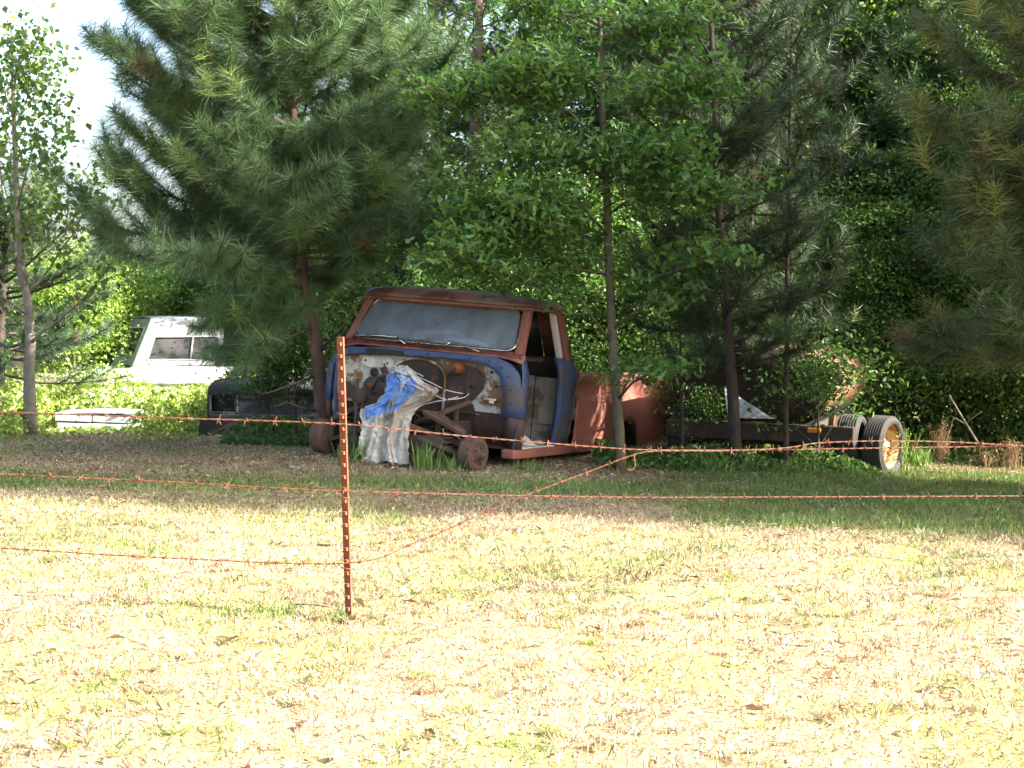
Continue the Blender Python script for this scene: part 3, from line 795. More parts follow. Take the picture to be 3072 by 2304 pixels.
SM = proto('shrub', 1.9, .75, .45, 60, 46, .075, GR3 + GR1[:1], 49, .5, .022, cl=(.22, .22, .06), limbs=26, hollow=.1, up=1.0)
def shrub(px, Y, label, sc):
    return tree_thing('shrub', label, 'shrub', ground_at(px, Y), SM[0], SM[1], (M['bark_dark'], M['leaf']), rng.uniform(0, 6), sc, 'thin shrubs among the wrecks')
shrub(818, 14.25, 'thin leafy shrub in front of the right half of the tank end', .75)
shrub(706, 14.9, 'thin leafy shrub in front of the left end of the tank', .42)
shrub(296, 15.3, 'dim shrub in front of the grey wreck beside the big pine trunk', .78)
shrub(268, 15.6, 'low dim shrub in front of the grey wreck grille', .55)

# trees standing to the right of the view, whose shade lies over the wrecks
SHADE = [('dark', 7.2, 9.07, (.5, .5, 1.45)), ('dark', 8.6, 10.2, (.7, .7, 1.5)), ('oak', 10.0, 8.5, (.65, .65, 1.7)), ('dark', 11.0, 9.9, (.75, .75, 1.75)), ('gum', 12.6, 7.9, (.7, .7, 1.6)), ('oak', 9.8, 10.95, (.6, .6, 1.5)), ('dark', 14.0, 8.8, (.8, .8, 2.1)), ('oak', 12.5, 10.2, (.75, .75, 1.8)), ('dark', 8.4, 8.3, (.45, .45, 1.5)),
         ('oak', 6.6, 16.5, (.68, .68, .76)), ('oak', 7.8, 17.6, (.7, .7, .85)), ('oak', 6.2, 18.2, (.65, .65, .72)),  # oaks from here on are unseen, added to dim wood edge and tank
         ('oak', 9.6, 14.9, (.5, .5, 1.05)), ('oak', 11.0, 15.6, (.8, .8, 1.15)), ('dark', 12.0, 16.8, 1.0), ('dark', 11.5, 19.8, 1.1)]
for k_, x_, Y, sc in SHADE:
    plant(k_, None, Y, 'unseen tall leafy tree beyond the right edge of the view, placed for its shade', sc, group='shade trees right of the view', x=x_)

# far wood closing the view
n = 52000
x = rng.uniform(-24, 26, n); y = rng.uniform(29, 36, n)
u_ = 512 + 1500 * x / y
top = np.where(u_ < 300, 2.0 + .9 * vnoise(x, y, .6, 31), 2.9 + 5.0 * smooth01((u_ - 520) / 220) + 1.6 * vnoise(x, y, .7, 32))
z = top * rng.random(n) ** .8
g_ = vnoise(x, z * 1.3, .8, 33)
keep = rng.random(n) < np.clip(.25 + 1.5 * g_, 0, 1)
P = np.stack([x, y, z + gz(x, y)], -1)[keep]
cc = np.array(GR3 + GR1)[rng.integers(0, 8, len(P))] * (1 + rng.normal(0, .2, (len(P), 1)))
V, C = leaves(P, .30, .7, cc, up=.5)
tag(link('far_woodland', np_mesh('far_woodland', V, 4, C), mat=M['leaf']), 'distant green wood closing the view behind everything', 'wood', kind='stuff')

# undergrowth under the trees and the bramble thicket round the left wrecks
def thicket(name, n, area, hfun, cols, size, label, cat, mat='leaf', aspect=.6):
    x0, x1, y0, y1 = area
    x = rng.uniform(x0, x1, n); y = rng.uniform(y0, y1, n)
    h = hfun(x, y)
    z = h * rng.random(n) ** .75
    P = np.stack([x, y, gz(x, y) + z], -1)[h > .03]
    cc = np.array(cols)[rng.integers(0, len(cols), len(P))] * (1 + rng.normal(0, .2, (len(P), 1)))
    V, C = leaves(P, size, aspect, cc, up=.4)
    return tag(link(name, np_mesh(name, V, 4, C), mat=M[mat]), label, cat, kind='stuff')
thicket('undergrowth', 26000, (.4, 8.0, 15.6, 19.5), lambda x, y: np.clip((y - 15.6) * .5, 0, 1) * (.12 + 1.5 * vnoise(x, y, .9, 41) * vnoise(x, y, 2.3, 48)) * np.where((x < 2.25) & (y < 17.5), 0, 1) * np.where((x < 4.1) & (y < 17.0), 0, 1), GR1 + GR3, .075, 'low green undergrowth beneath the wood on the right', 'undergrowth')
BRG = [(.22, .31, .07), (.30, .38, .09), (.18, .28, .055), (.36, .41, .15), (.13, .21, .045)]
def brh(x, y):
    e = smooth01((y - 16.0 - .25 * vnoise(x, y, 1.5, 44)) / .5) * smooth01((x + 7.4) / .6)
    front = np.where(y < 16.9, .36, .66) * np.where((x > -3.4) & (y < 16.6), .6, 1)
    slab = np.where((x > -5.3) & (x < -4.2) & (y < 17.5), .10, 1.0)
    return e * front * slab * (.35 + .9 * vnoise(x, y, 1.6, 42))
thicket('bramble_thicket', 30000, (-7.4, -2.6, 16.0, 20.3), brh, BRG, .06, 'sunlit tangle of brambles and weeds round the white wreck and slab', 'brambles')
thicket('weed_patch', 9000, (-2.9, -1.9, 14.9, 17.2), lambda x, y: .2 * (.2 + vnoise(x, y, 2.2, 45)), GR3, .055, 'dim weeds growing under the grey wreck behind the pine trunk', 'weeds')
thicket('weed_tangle', 9000, (.8, 3.7, 13.7, 15.4), lambda x, y: .26 * vnoise(x, y, 2.4, 49) * smooth01((y - 13.6) / .5) * smooth01((3.6 - x) / .4), GR3 + GR1, .05, 'low weeds growing round the tank trailer frame', 'weeds')
# pale bramble flowers
k_ = 150
x = rng.uniform(-6.0, -2.8, k_); y = rng.uniform(16.3, 19.4, k_)
z = gz(x, y) + brh(x, y) * rng.uniform(.75, 1.05, k_)
P = np.repeat(np.stack([x, y, z], -1), 5, 0) + rng.normal(0, .012, (k_ * 5, 3))
V, C = leaves(P, .035, .8, np.tile(np.array([[.8, .78, .70]]), (k_ * 5, 1)), up=.6)
tag(link('bramble_blossom', np_mesh('bramble_blossom', V, 4, C), mat=M['leaf']), 'small white blossoms dotted over the sunlit brambles', 'blossom', kind='stuff')
# ------------------------------------------------------------------ materials of the wrecks
M['red'] = metal_paint('red_primer', (0.26, 0.096, 0.074), (0.20, 0.078, 0.062), rust=(0.12, 0.05, 0.032), amount=.3, rough=.55)
M['roof_red'] = metal_paint('weathered_roof_paint', (0.21, 0.08, 0.06), (0.15, 0.11, 0.095), rust=(0.09, 0.04, 0.026), amount=.55, rough=.5)
M['blue'] = metal_paint('faded_blue_paint', (0.036, 0.062, 0.155), (0.058, 0.082, 0.15), rust=(0.085, 0.05, 0.034), amount=.34, rough=.6, spots=.9, scale=4.5, bump=.5)
M['firewall'] = metal_paint('grimy_white_paint', (0.46, 0.46, 0.43), (0.34, 0.34, 0.30), rust=(0.16, 0.085, 0.04), amount=.72, rough=.6, spots=.9, scale=3.5)
M['rust'] = metal_paint('brown_rust', (0.088, 0.05, 0.036), (0.058, 0.038, 0.03), rust=(0.125, 0.062, 0.036), amount=.3, rough=.85, scale=6)
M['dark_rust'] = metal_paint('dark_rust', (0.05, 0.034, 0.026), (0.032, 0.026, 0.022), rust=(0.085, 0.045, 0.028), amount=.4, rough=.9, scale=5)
M['orange_rust'] = metal_paint('orange_rust', (0.20, 0.055, 0.018), (0.14, 0.036, 0.014), rust=(0.13, 0.04, 0.02), amount=.45, rough=.8, scale=14)
M['black'] = rough_mat('flat_black', (0.022, 0.02, 0.018), (0.035, 0.03, 0.025), .85, 9)  # plain black; also stands for the shade inside holes, slots and gaps
M['rubber'] = rough_mat('old_rubber', (0.02, 0.02, 0.02), (0.036, 0.034, 0.031), .8, 12, bump=.3)
M['beige'] = metal_paint('dusty_beige_board', (0.36, 0.32, 0.26), (0.27, 0.24, 0.19), rust=(0.16, 0.12, 0.08), amount=.45, rough=.8)
M['white_strip'] = metal_paint('chalky_white_paint', (0.58, 0.57, 0.52), (0.48, 0.47, 0.43), amount=.08, rough=.6, spots=.2)
M['chrome'] = rough_mat('dull_chrome', (0.62, 0.62, 0.60), (0.45, 0.44, 0.42), .25, 12, bump=.05, metallic=1.0)
M['grey'] = metal_paint('shaded_grey_paint', (0.04, 0.046, 0.052), (0.028, 0.034, 0.038), rust=(0.06, 0.042, 0.03), amount=.25, rough=.85)  # grey darkened to carry the pine's shade on the wreck
M['white'] = metal_paint('old_white_paint', (0.74, 0.75, 0.73), (0.63, 0.64, 0.62), rust=(0.30, 0.26, 0.20), amount=.12, rough=.45, spots=.2, bump=.08)
M['pink'] = metal_paint('faded_pink_paint', (0.55, 0.40, 0.37), (0.62, 0.55, 0.52), rust=(0.24, 0.12, 0.08), amount=.5, rough=.6)
M['yellow'] = metal_paint('yellow_rim_paint', (0.42, 0.28, 0.085), (0.44, 0.35, 0.20), rust=(0.20, 0.085, 0.038), amount=.7, rough=.6, scale=5)
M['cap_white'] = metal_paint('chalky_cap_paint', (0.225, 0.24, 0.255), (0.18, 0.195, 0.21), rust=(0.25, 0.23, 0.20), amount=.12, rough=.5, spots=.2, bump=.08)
M['tin'] = rough_mat('grey_tin_sheet', (0.50, 0.52, 0.55), (0.38, 0.40, 0.43), .5, 6, (1, 1, .3), .2, .3)
M['straw'] = rough_mat('fallen_needles', (0.17, 0.075, 0.035), (0.10, 0.05, 0.025), .9, 30)
def glass_mat(name, tint, clear, rough):
    m, nt, b = new_mat(name)
    dust = mixc(nt, noise_fac(nt, 4, .35, .75, detail=8, stretch=(1, 1, .5)), tint, tuple(min(1, t * 1.8) for t in tint))
    nt.links.new(dust, b.inputs['Base Color'])
    b.inputs['Roughness'].default_value = rough; b.inputs['Specular IOR Level'].default_value = .9
    tr = nd(nt, 'ShaderNodeBsdfTransparent'); mx = nd(nt, 'ShaderNodeMixShader')
    nt.links.new(noise_fac(nt, 3, .25, .8, seed=2, detail=5), mx.inputs[0])
    mr = nd(nt, 'ShaderNodeMapRange'); mr.inputs[3].default_value = 1 - clear; mr.inputs[4].default_value = min(1, 1.25 - clear)
    nt.links.new(mx.inputs[0].links[0].from_socket, mr.inputs[0]); nt.links.new(mr.outputs[0], mx.inputs[0])
    nt.links.new(tr.outputs[0], mx.inputs[1]); nt.links.new(b.outputs[0], mx.inputs[2])
    nt.links.new(mx.outputs[0], nt.nodes['Material Output'].inputs[0])
    return m
M['glass'] = glass_mat('dusty_sky_tinted_glass', (0.12, 0.145, 0.17), .24, .08)  # dust, plus a blue-grey tint lightened to stand for reflected sky
M['black_glass'] = glass_mat('near_black_glass', (0.014, 0.016, 0.016), .04, .3)  # almost opaque black: the dark of the cab is put into the glass
M['cap_glass'] = glass_mat('grey_cap_window', (0.045, 0.045, 0.047), .35, .12)
M['dim_glass'] = glass_mat('grey_dirty_glass', (0.13, 0.13, 0.13), .25, .3)

# ------------------------------------------------------------------ the stripped pickup
TRUCK_LOC, TRUCK_ROT = (-0.842, 13.574, 0.05), (R(-2.6), R(4.3), R(-23.5))
TK = tag(empty('pickup_truck', TRUCK_LOC, TRUCK_ROT), 'stripped old pickup with blue-edged bare firewall, red roof and bed, its hood and wheels gone', 'pickup truck')
TM = Matrix.Translation(TRUCK_LOC) @ (Matrix.Rotation(R(-23.5), 4, 'Z') @ Matrix.Rotation(R(4.3), 4, 'Y') @ Matrix.Rotation(R(-2.6), 4, 'X'))

# roof: a rounded slab with a visor lip in front
def spow(v, e): return math.copysign(abs(v) ** e, v)
rb = MB(); NR = 48; cy_, ax_, by_ = .735, .865, .53
levels = [(0.97, 1.452, .22), (1.0, 1.460, .22), (1.012, 1.478, .22), (1.0, 1.505, .24), (.965, 1.53, .26), (.90, 1.552, .3), (.72, 1.571, .4), (.4, 1.58, .6), (.02, 1.582, 1)]
rows = []
for s, z, e in levels:
    row = []
    for k in range(NR + 1):
        a = 2 * math.pi * k / NR
        row.append((ax_ * s * spow(math.cos(a), e), cy_ + by_ * s * spow(math.sin(a), e) - (.03 if math.sin(a) < 0 and z < 1.5 else 0), z - .010 * spow(math.sin(a), 1)))
    rows.append(row)
rb.grid(rows)
roof = rb.build('roof', M['roof_red'], TK)
g = MB()
gp = [(ax_ * 1.0 * spow(math.cos(2 * math.pi * k / NR), .22), cy_ + by_ * spow(math.sin(2 * math.pi * k / NR), .22), 1.452) for k in range(NR)]
g.tube(gp + [gp[0]], .013, 6, cap=False); g.build('drip_rail', M['red'], roof)
hl = MB(); hl.box((0, .74, 1.45), (1.6, .9, .012)); hl.build('headliner', M['dark_rust'], TK)

# windshield
def ws_pt(u, v):            # u across 0..1, v up 0..1
    xb, xt = -.815 + 1.645 * u, -.755 + 1.505 * u
    x = xb + (xt - xb) * v
    return Vector((x, .055 + .275 * v - .055 * (1 - (2 * u - 1) ** 2) - .01 * math.sin(math.pi * v), 1.066 + .38 * v - .012 * (1 - (2 * u - 1) ** 2) * (1 - v)))
def rounded(n=10, r=(.055, .2)):
    out = []
    for cx, cy, a0 in ((1 - r[0], r[1], -90), (1 - r[0], 1 - r[1], 0), (r[0], 1 - r[1], 90), (r[0], r[1], 180)):
        for i in range(n): 
            a = R(a0 + 90 * i / (n - 1)); out.append((cx + r[0] * math.cos(a), cy + r[1] * math.sin(a)))
    return out
wsm = MB()
oc = rounded(); ring_n = len(oc)
rows = [[ws_pt(.5 + (u - .5) * s, .5 + (v - .5) * s) for u, v in oc + [oc[0]]] for s in (1, .85, .65, .45, .25, .02)]
wsm.grid(rows); wsm.build('windshield', M['glass'], TK)
t = MB(); t.tube([ws_pt(*p) + Vector((0, -.006, 0)) for p in oc + [oc[0]]], .011, 6, cap=False); t.build('windshield_trim', M['chrome'], TK)
hd = MB()
hd.grid([[Vector((-.80 + 1.6 * k / 12, .30 + dy - .05 * (1 - (2 * k / 12 - 1) ** 2), z)) for k in range(13)] for z, dy in ((1.43, 0.02), (1.475, .03))])
hd.build('windshield_header', M['red'], TK, solid=.03)
for s in (-1, 1):
    p = MB()
    for a, b, w in (((s * .868, .065, 1.02), (s * .80, .345, 1.47), .075),): p.bar(a, b, w, .075, (0, 1, 0))
    p.build('windshield_pillar', M['red'], TK, bevel=.012)
# shadowy fillets between glass corner and pillars
# wipers
for a, b, c_ in (((-.24, -.005, 1.04), (-.33, .0, 1.098), (-.72, .02, 1.09)), ((.17, -.0, 1.05), (.20, .012, 1.105), (.46, -.0, 1.045))):
    w = MB(); w.tube([a, b], .010, 5); w.tube([b, c_], .007, 5); w.tube([Vector(b).lerp(Vector(c_), .3) + Vector((0, -.012, .008)), Vector(c_) + Vector((.05 if c_[0] > 0 else -.05, -.01, -.012))], .006, 4)
    w.build('wiper', M['chrome'], TK)

# flange, firewall and cowl
OUT = [(-1.03, .47), (-1.035, .60), (-1.03, .72), (-1.005, .84), (-.94, .925), (-.82, .970), (-.45, .995), (0, 1.008), (.45, 1.012), (.68, 1.0), (.82, .945), (.905, .86), (.95, .73), (.963, .60), (.966, .47)]
INN = [(-.985, .47), (-.988, .60), (-.985, .70), (-.965, .80), (-.90, .875), (-.78, .905), (-.45, .925), (0, .936), (.40, .940), (.55, .925), (.66, .88), (.72, .82), (.752, .72), (.765, .60), (.765, .47)]
fl = MB()
fl.grid([[(x * 1.0 + (.0 if abs(x) < .9 else 0), .12, z - .01) for x, z in OUT], [(x, .008, z) for x, z in OUT],
         [(x * .95 + i[0] * .05, -.006, z * .95 + i[1] * .05) for (x, z), i in zip(OUT, INN)], [(x * .4 + i[0] * .6, -.010, z * .4 + i[1] * .6) for (x, z), i in zip(OUT, INN)],
         [(x * .05 + i[0] * .95, -.010, z * .06 + i[1] * .94) for (x, z), i in zip(OUT, INN)], [(x, .06, z) for x, z in INN]])
flange = fl.build('cowl_flange', M['blue'], TK, solid=.006)
for q0, q1 in ((0, 1), (-2, -1)):
    fl2 = MB(); a0, a1 = (OUT[q0], INN[q0]) if q0 == 0 else (OUT[-1], INN[-1])
    fl2.grid([[(a0[0], .10, .475), (a0[0], .0, .475), (a0[0] * .5 + a1[0] * .5, -.02, .475), (a1[0], .05, .475)], [(a0[0] * .985, .12, .33), (a0[0] * .985, .03, .33), (a0[0] * .5 + a1[0] * .5, .02, .33), (a1[0], .08, .33)], [(a0[0] * .96, .14, .19), (a0[0] * .96, .07, .19), (a0[0] * .5 + a1[0] * .5, .08, .19), (a1[0], .12, .19)]])
    fl2.build('flange_foot', M['rust'], TK, solid=.006)
v_ = MB(); v_.box((-.435, -.031, .955), (.37, .02, .045)); v_.build('vent_slot', M['black'], TK)  # solid black bar painted as the dark inside the vent
bolt_me = None
for (x, z), i in list(zip(OUT, INN))[1:-1]:
    for w_ in (.5,):
        if bolt_me is None:
            q = MB(); q.lathe([(.001, -.008), (.009, -.007), (.010, 0)], (0, 0, 0), 'y', 8); bolt_me = q.mesh('flange_bolt')
        link('flange_bolt', bolt_me, flange, M['dark_rust'], loc=(x * w_ + i[0] * (1 - w_), -.014, z * w_ + i[1] * (1 - w_)))
v_ = MB(); v_.box((-.42, -.043, .955), (.012, .008, .045)); v_.build('vent_bar', M['grey'], TK)
fw = MB()
cxs = [p[0] for p in INN]
NI = len(INN)
fw.grid([[(x, .055, z) for x, z in INN], [(x * .8, .06, .47 + (z - .47) * .8) for x, z in INN], [(x * .4, .058, .47 + (z - .47) * .4) for x, z in INN], [(x * .05, .058, .47) for x, z in INN]], smooth=False)
firewall = fw.build('firewall', M['firewall'], TK)
def arch_poly(cx, w, z0, z1, n=14):
    return [(cx - w, z0)] + [(cx - w * math.cos(math.pi * i / n), z1 - .16 + .16 * math.sin(math.pi * i / n)) for i in range(n + 1)] + [(cx + w, z0)]
def plate(name, pts, y, mat, parent, th=.012, **kw):
    p = MB(); p.poly([(x, y, z) for x, z in pts], th, (0, 1, 0)); return p.build(name, mat, parent, **kw)
plate('tunnel_dark', arch_poly(-.10, .27, .44, .915), .036, M['dark_rust'], TK)  # dark plate standing for the shade inside the tunnel opening
ar = MB(); ar.tube([(x, .03, z) for x, z in arch_poly(-.10, .275, .46, .922)], .014, 6); ar.build('tunnel_rim', M['firewall'], TK)
plate('heater_panel', [(-.70, .83), (-.69, .895), (-.40, .905), (-.365, .88), (-.375, .815), (-.62, .80)], .040, M['white_strip'], TK)
plate('grime_plate', [(.17, .60), (.16, .74), (.22, .86), (.31, .90), (.47, .89), (.56, .82), (.55, .70), (.47, .60), (.34, .53)], .042, M['dark_rust'], TK)
plate('lower_panel', [(-.60, .47), (-.62, .56), (-.50, .72), (-.36, .74), (.10, .70), (.20, .62), (.46, .56), (.50, .47)], .046, M['dark_rust'], TK)
plate('side_plate', [(-.90, .50), (-.93, .62), (-.86, .66), (-.70, .58), (-.60, .50)], .040, M['rust'], TK)
k_ = MB(); k_.lathe([(0.001, -.075), (.035, -.075), (.045, -.06), (.075, -.055), (.085, -.03), (.085, .04), (0.001, .04)], (-.535, .0, .635), 'y', 20); k_.build('heater_blower', M['grey'], TK)
k_ = MB(); k_.lathe([(0.001, -.082), (.03, -.08), (.03, -.07)], (-.535, .0, .635), 'y', 14); k_.build('blower_hub', M['orange_rust'], TK)
k_ = MB(); k_.lathe([(0.001, -.07), (.045, -.065), (.052, -.02), (.052, .05)], (.31, .0, .865), 'y', 18); k_.build('brake_booster', M['orange_rust'], TK)
k_ = MB(); k_.tube([(.31, -.07, .865), (.30, -.12, .85), (.29, -.14, .80)], .014, 6); k_.build('brake_line', M['dark_rust'], TK)
k_ = MB(); k_.box((.65, .02, .622), (.12, .05, .016)); k_.box((.66, .03, .60), (.05, .04, .03)); k_.build('bracket', M['chrome'], TK)
for hx, hz, hr in ((-.66, .86, .010), (-.43, .85, .010), (-.46, .835, .009), (.05, .90, .012), (-.56, .755, .04), (.62, .86, .012), (.68, .74, .01), (.45, .72, .02)):
    k_ = MB(); k_.lathe([(0.001, 0), (hr, 0), (hr, .02)], (hx, .032, hz), 'y', 12); k_.build('firewall_hole', M['black'], TK)  # black discs stand for the darkness inside the holes
# lower firewall: rusty toe boards sloping back to the floor
tb = MB(); tb.grid([[(-1.0, .07, .50), (-.4, .07, .50), (-.12, .03, .50)], [(-.98, .20, .30), (-.4, .22, .30), (-.12, .08, .30)], [(-.95, .4, .2), (-.4, .4, .2), (-.12, .3, .2)]]); tb.build('toe_board', M['dark_rust'], TK)
tb = MB(); tb.grid([[(.12, .03, .50), (.4, .055, .50), (.93, .03, .50)], [(.12, .08, .32), (.4, .16, .32), (.93, .10, .32)], [(.12, .3, .2), (.4, .3, .2), (.93, .16, .2)]]); tb.build('toe_board', M['rust'], TK)
tb = MB(); tb.tube([(.30, .06, .52), (.33, .0, .40), (.40, -.06, .30)], .03, 7); tb.build('floor_brace', M['rust'], TK)
cw = MB()
cw.grid([[(x, y + .015 * (1 - (x / .95) ** 2) * -1, z - (.05 * max(0, abs(x) - .75) / .2)) for x in np.linspace(-.98, .93, 17)] for y, z in ((.0, 1.003), (.03, 1.022), (.055, 1.05), (.075, 1.072))])
cw.build('cowl_panel', M['red'], TK, solid=.01)
dp = MB(); dp.box((0, .42, 1.0), (1.7, .5, .03)); dp.box((0, .25, .9), (1.7, .05, .2)); dp.build('dashboard', M['black'], TK)
for s in (-1, 1):
    hp = MB(); P_ = []
    for z, x in ((.19, .90), (.45, .945), (.70, .955), (.88, .945), (.97, .915), (1.03, .885)):
        P_.append([(s * (x - .005), .0 + .03 * (z > .9), z), (s * x, .06, z), (s * (x - .002), .135, z), (s * (x - .07), .145, z)])
    hp.grid(P_); hp.build('hinge_pillar', M['blue'], TK, solid=.008)
    rk = MB(); rk.box((s * .875, .67, .155), (.13, 1.42, .085)); rk.build('rocker', M['red'], TK, bevel=.02)
    st = MB(); st.box((s * .86, .55, .205), (.12, .85, .012)); st.build('sill_plate', M['white_strip'], TK)
    # rear cab corner: blue below, red strip behind it, red and white posts above
    zs = [.19, .35, .55, .70, .80, .88, .95, 1.03]; yl = [.965, .96, .95, .94, .935, .93, .925, .93]; yr = [1.25, 1.265, 1.285, 1.295, 1.33, 1.345, 1.28, 1.15]; xx = [.895, .93, .945, .945, .95, .95, .935, .90]
    bp_ = MB(); bp_.grid([[(s * (x - .05), a, z), (s * (x - .004), a, z), (s * x, a + .02, z), (s * (x + .004), (a + b) / 2, z), (s * x, b, z)] for z, a, b, x in zip(zs, yl, yr, xx)])
    bp_.build('cab_corner', M['blue'], TK, solid=.006)
    bs = MB(); bs.grid([[(s * (x + .004), b - .004, z), (s * x, b + .045, z), (s * (x - .04), b + .085, z), (s * (x - .14), b + .1, z)] for z, b, x in zip(zs, yr, xx)])
    bs.build('cab_edge', M['rust'], TK, solid=.006)
    up = MB(); up.bar((s * .885, 1.165, 1.0), (s * .825, .985, 1.47), .06, .10, (0, 1, 0)); up.build('rear_post', M['red'], TK, bevel=.012)
    up = MB(); up.bar((s * .872, 1.03, 1.025), (s * .815, .875, 1.465), .045, .075, (0, 1, 0)); up.build('post_trim', M['white_strip'], TK, bevel=.006)
# floor, seat boards and rear wall
fb = MB(); fb.box((0, .72, .195), (1.72, 1.25, .02)); fb.build('cab_floor', M['dark_rust'], TK)
for x0, x1, z1_ in ((-.80, -.43, .82), (-.42, -.04, .84), (-.03, .34, .83), (.35, .60, .84), (.61, .87, .835)):
    sb = MB(); sb.box(((x0 + x1) / 2, 1.13 + random.uniform(-.008, .008), (z1_ + .22) / 2), (x1 - x0, .03, z1_ - .22)); sb.build('seat_board', M['beige'], TK, bevel=.006)
sb = MB(); sb.box((.76, 1.10, .46), (.17, .02, .14)); sb.build('patch_board', M['beige'], TK, bevel=.004)
rw = MB(); rw.grid([[(-.9, 1.36, .2), (.9, 1.36, .2)], [(-.93, 1.40, .85), (.93, 1.40, .85)], [(-.90, 1.28, 1.03), (.90, 1.28, 1.03)]]); rw.build('cab_back', M['dark_rust'], TK, solid=.01)
for x0, x1 in ((-.90, -.62), (.62, .90)):
    rw = MB(); rw.grid([[(x0, 1.275, 1.03), (x1, 1.275, 1.03)], [(x0 * .93, 1.10, 1.46), (x1 * .93, 1.10, 1.46)]]); rw.build('cab_back_upper', M['red'], TK, solid=.02)
rwg = MB(); rwg.grid([[(-.61, 1.272, 1.03), (.61, 1.272, 1.03)], [(-.57, 1.10, 1.46), (.57, 1.10, 1.46)]]); rwg.build('rear_window', M['black_glass'], TK, solid=.006)
lp_ = MB(); lp_.grid([[(-.93, .14, .2), (-.91, .95, .2)], [(-.955, .14, .6), (-.95, .95, .6)], [(-.90, .14, 1.0), (-.89, .95, 1.0)]]); lp_.build('door', M['blue'], TK, solid=.03)
sw = MB(); c0 = Vector((.40, .62, 1.02)); ring = [c0 + Vector((.19 * math.cos(a), .10 * math.sin(a) * -1, .16 * math.sin(a))) for a in np.linspace(0, 2 * math.pi, 25)]
sw.tube(ring, .012, 5, cap=False); sw.tube([c0, (.36, .2, .75)], .018, 6); sw.tube([ring[0], ring[12]], .009, 5)
sw.build('steering_wheel', M['black'], TK)
for k in range(3):
    rg = MB(); cx, cy, rr = (.72, .62, .13) if k == 0 else ((.58, .78, .16) if k == 1 else (.80, .85, .09))
    rg.grid([[(cx + rr * q * math.cos(a) * 1.2, cy + rr * q * math.sin(a), .21 + (1 - q) * (.10 - .03 * k) + random.uniform(-.012, .012)) for a in np.linspace(0, 2 * math.pi, 15)] for q in (1, .75, .5, .25, .02)])
    rg.build('floor_rag', M['beige'] if k else M['white_strip'], TK)

# bed: two stamped sides with wheel arches, front wall, floor and tailgate
def bed_side(s, name):
    ys = sorted(set([round(v, 3) for v in np.linspace(1.405, 4.52, 41)] + [2.50, 2.56, 2.63, 2.74, 3.25, 3.34, 3.40, 3.42]))
    prof = [(.00, .0), (.04, .012), (.25, .028), (.60, .035), (.80, .033), (.905, .028)]     # fraction of the height below the crease -> bulge
    rows = []
    def zbot(y):
        z = .115
        if 2.50 < y < 3.42:
            q = (y - 2.96) / .46
            z = max(z, .115 + .29 * (1 - abs(q) ** 3.2) ** .6)
        if y > 3.85: z = max(z, .115 + .20 * ((y - 3.85) / .67) ** 2.2)
        return z
    for f, bulge in prof:
        rows.append([(s * (.905 + bulge + (.012 if (2.4 < y < 3.5 and f < .3) else 0)), y, zbot(y) + (.672 - zbot(y)) * f / .905 if f else zbot(y)) for y in ys])
    top = [(.672, .922), (.682, .912), (.70, .908), (.765, .905), (.80, .92), (.82, .938), (.86, .948), (.895, .944), (.912, .925), (.914, .87), (.885, .862)]
    for z, x in top: rows.append([(s * x, y - (.0 if z < .7 else .0), z + .006 * math.sin(y * 3)) for y in ys])
    b_ = MB(); b_.grid(rows)
    return b_.build(name, M['red'], TK, solid=.007)
bed_side(1, 'bed_side'); bed_side(-1, 'bed_side')
for s in (-1, 1):
    ww = MB(); ww.grid([[(s * x, 2.96 - .47 * math.cos(a), .10 + .31 * math.sin(a)) for a in np.linspace(0, math.pi, 13)] for x in (.90, .62)]); ww.poly([(s * .62, 2.96 - .47 * math.cos(a), .10 + .31 * math.sin(a)) for a in np.linspace(0, math.pi, 13)])
    ww.build('wheel_housing', M['black'], TK)
b_ = MB(); b_.box((0, 1.43, .60), (1.78, .04, .52)); b_.build('bed_front', M['red'], TK, bevel=.01)
b_ = MB(); b_.box((0, 2.95, .42), (1.72, 3.05, .03)); b_.build('bed_floor', M['dark_rust'], TK)
b_ = MB(); b_.box((0, 4.49, .62), (1.74, .05, .46)); b_.box((0, 4.52, .62), (1.5, .02, .2)); b_.build('tailgate', M['red'], TK, bevel=.01)
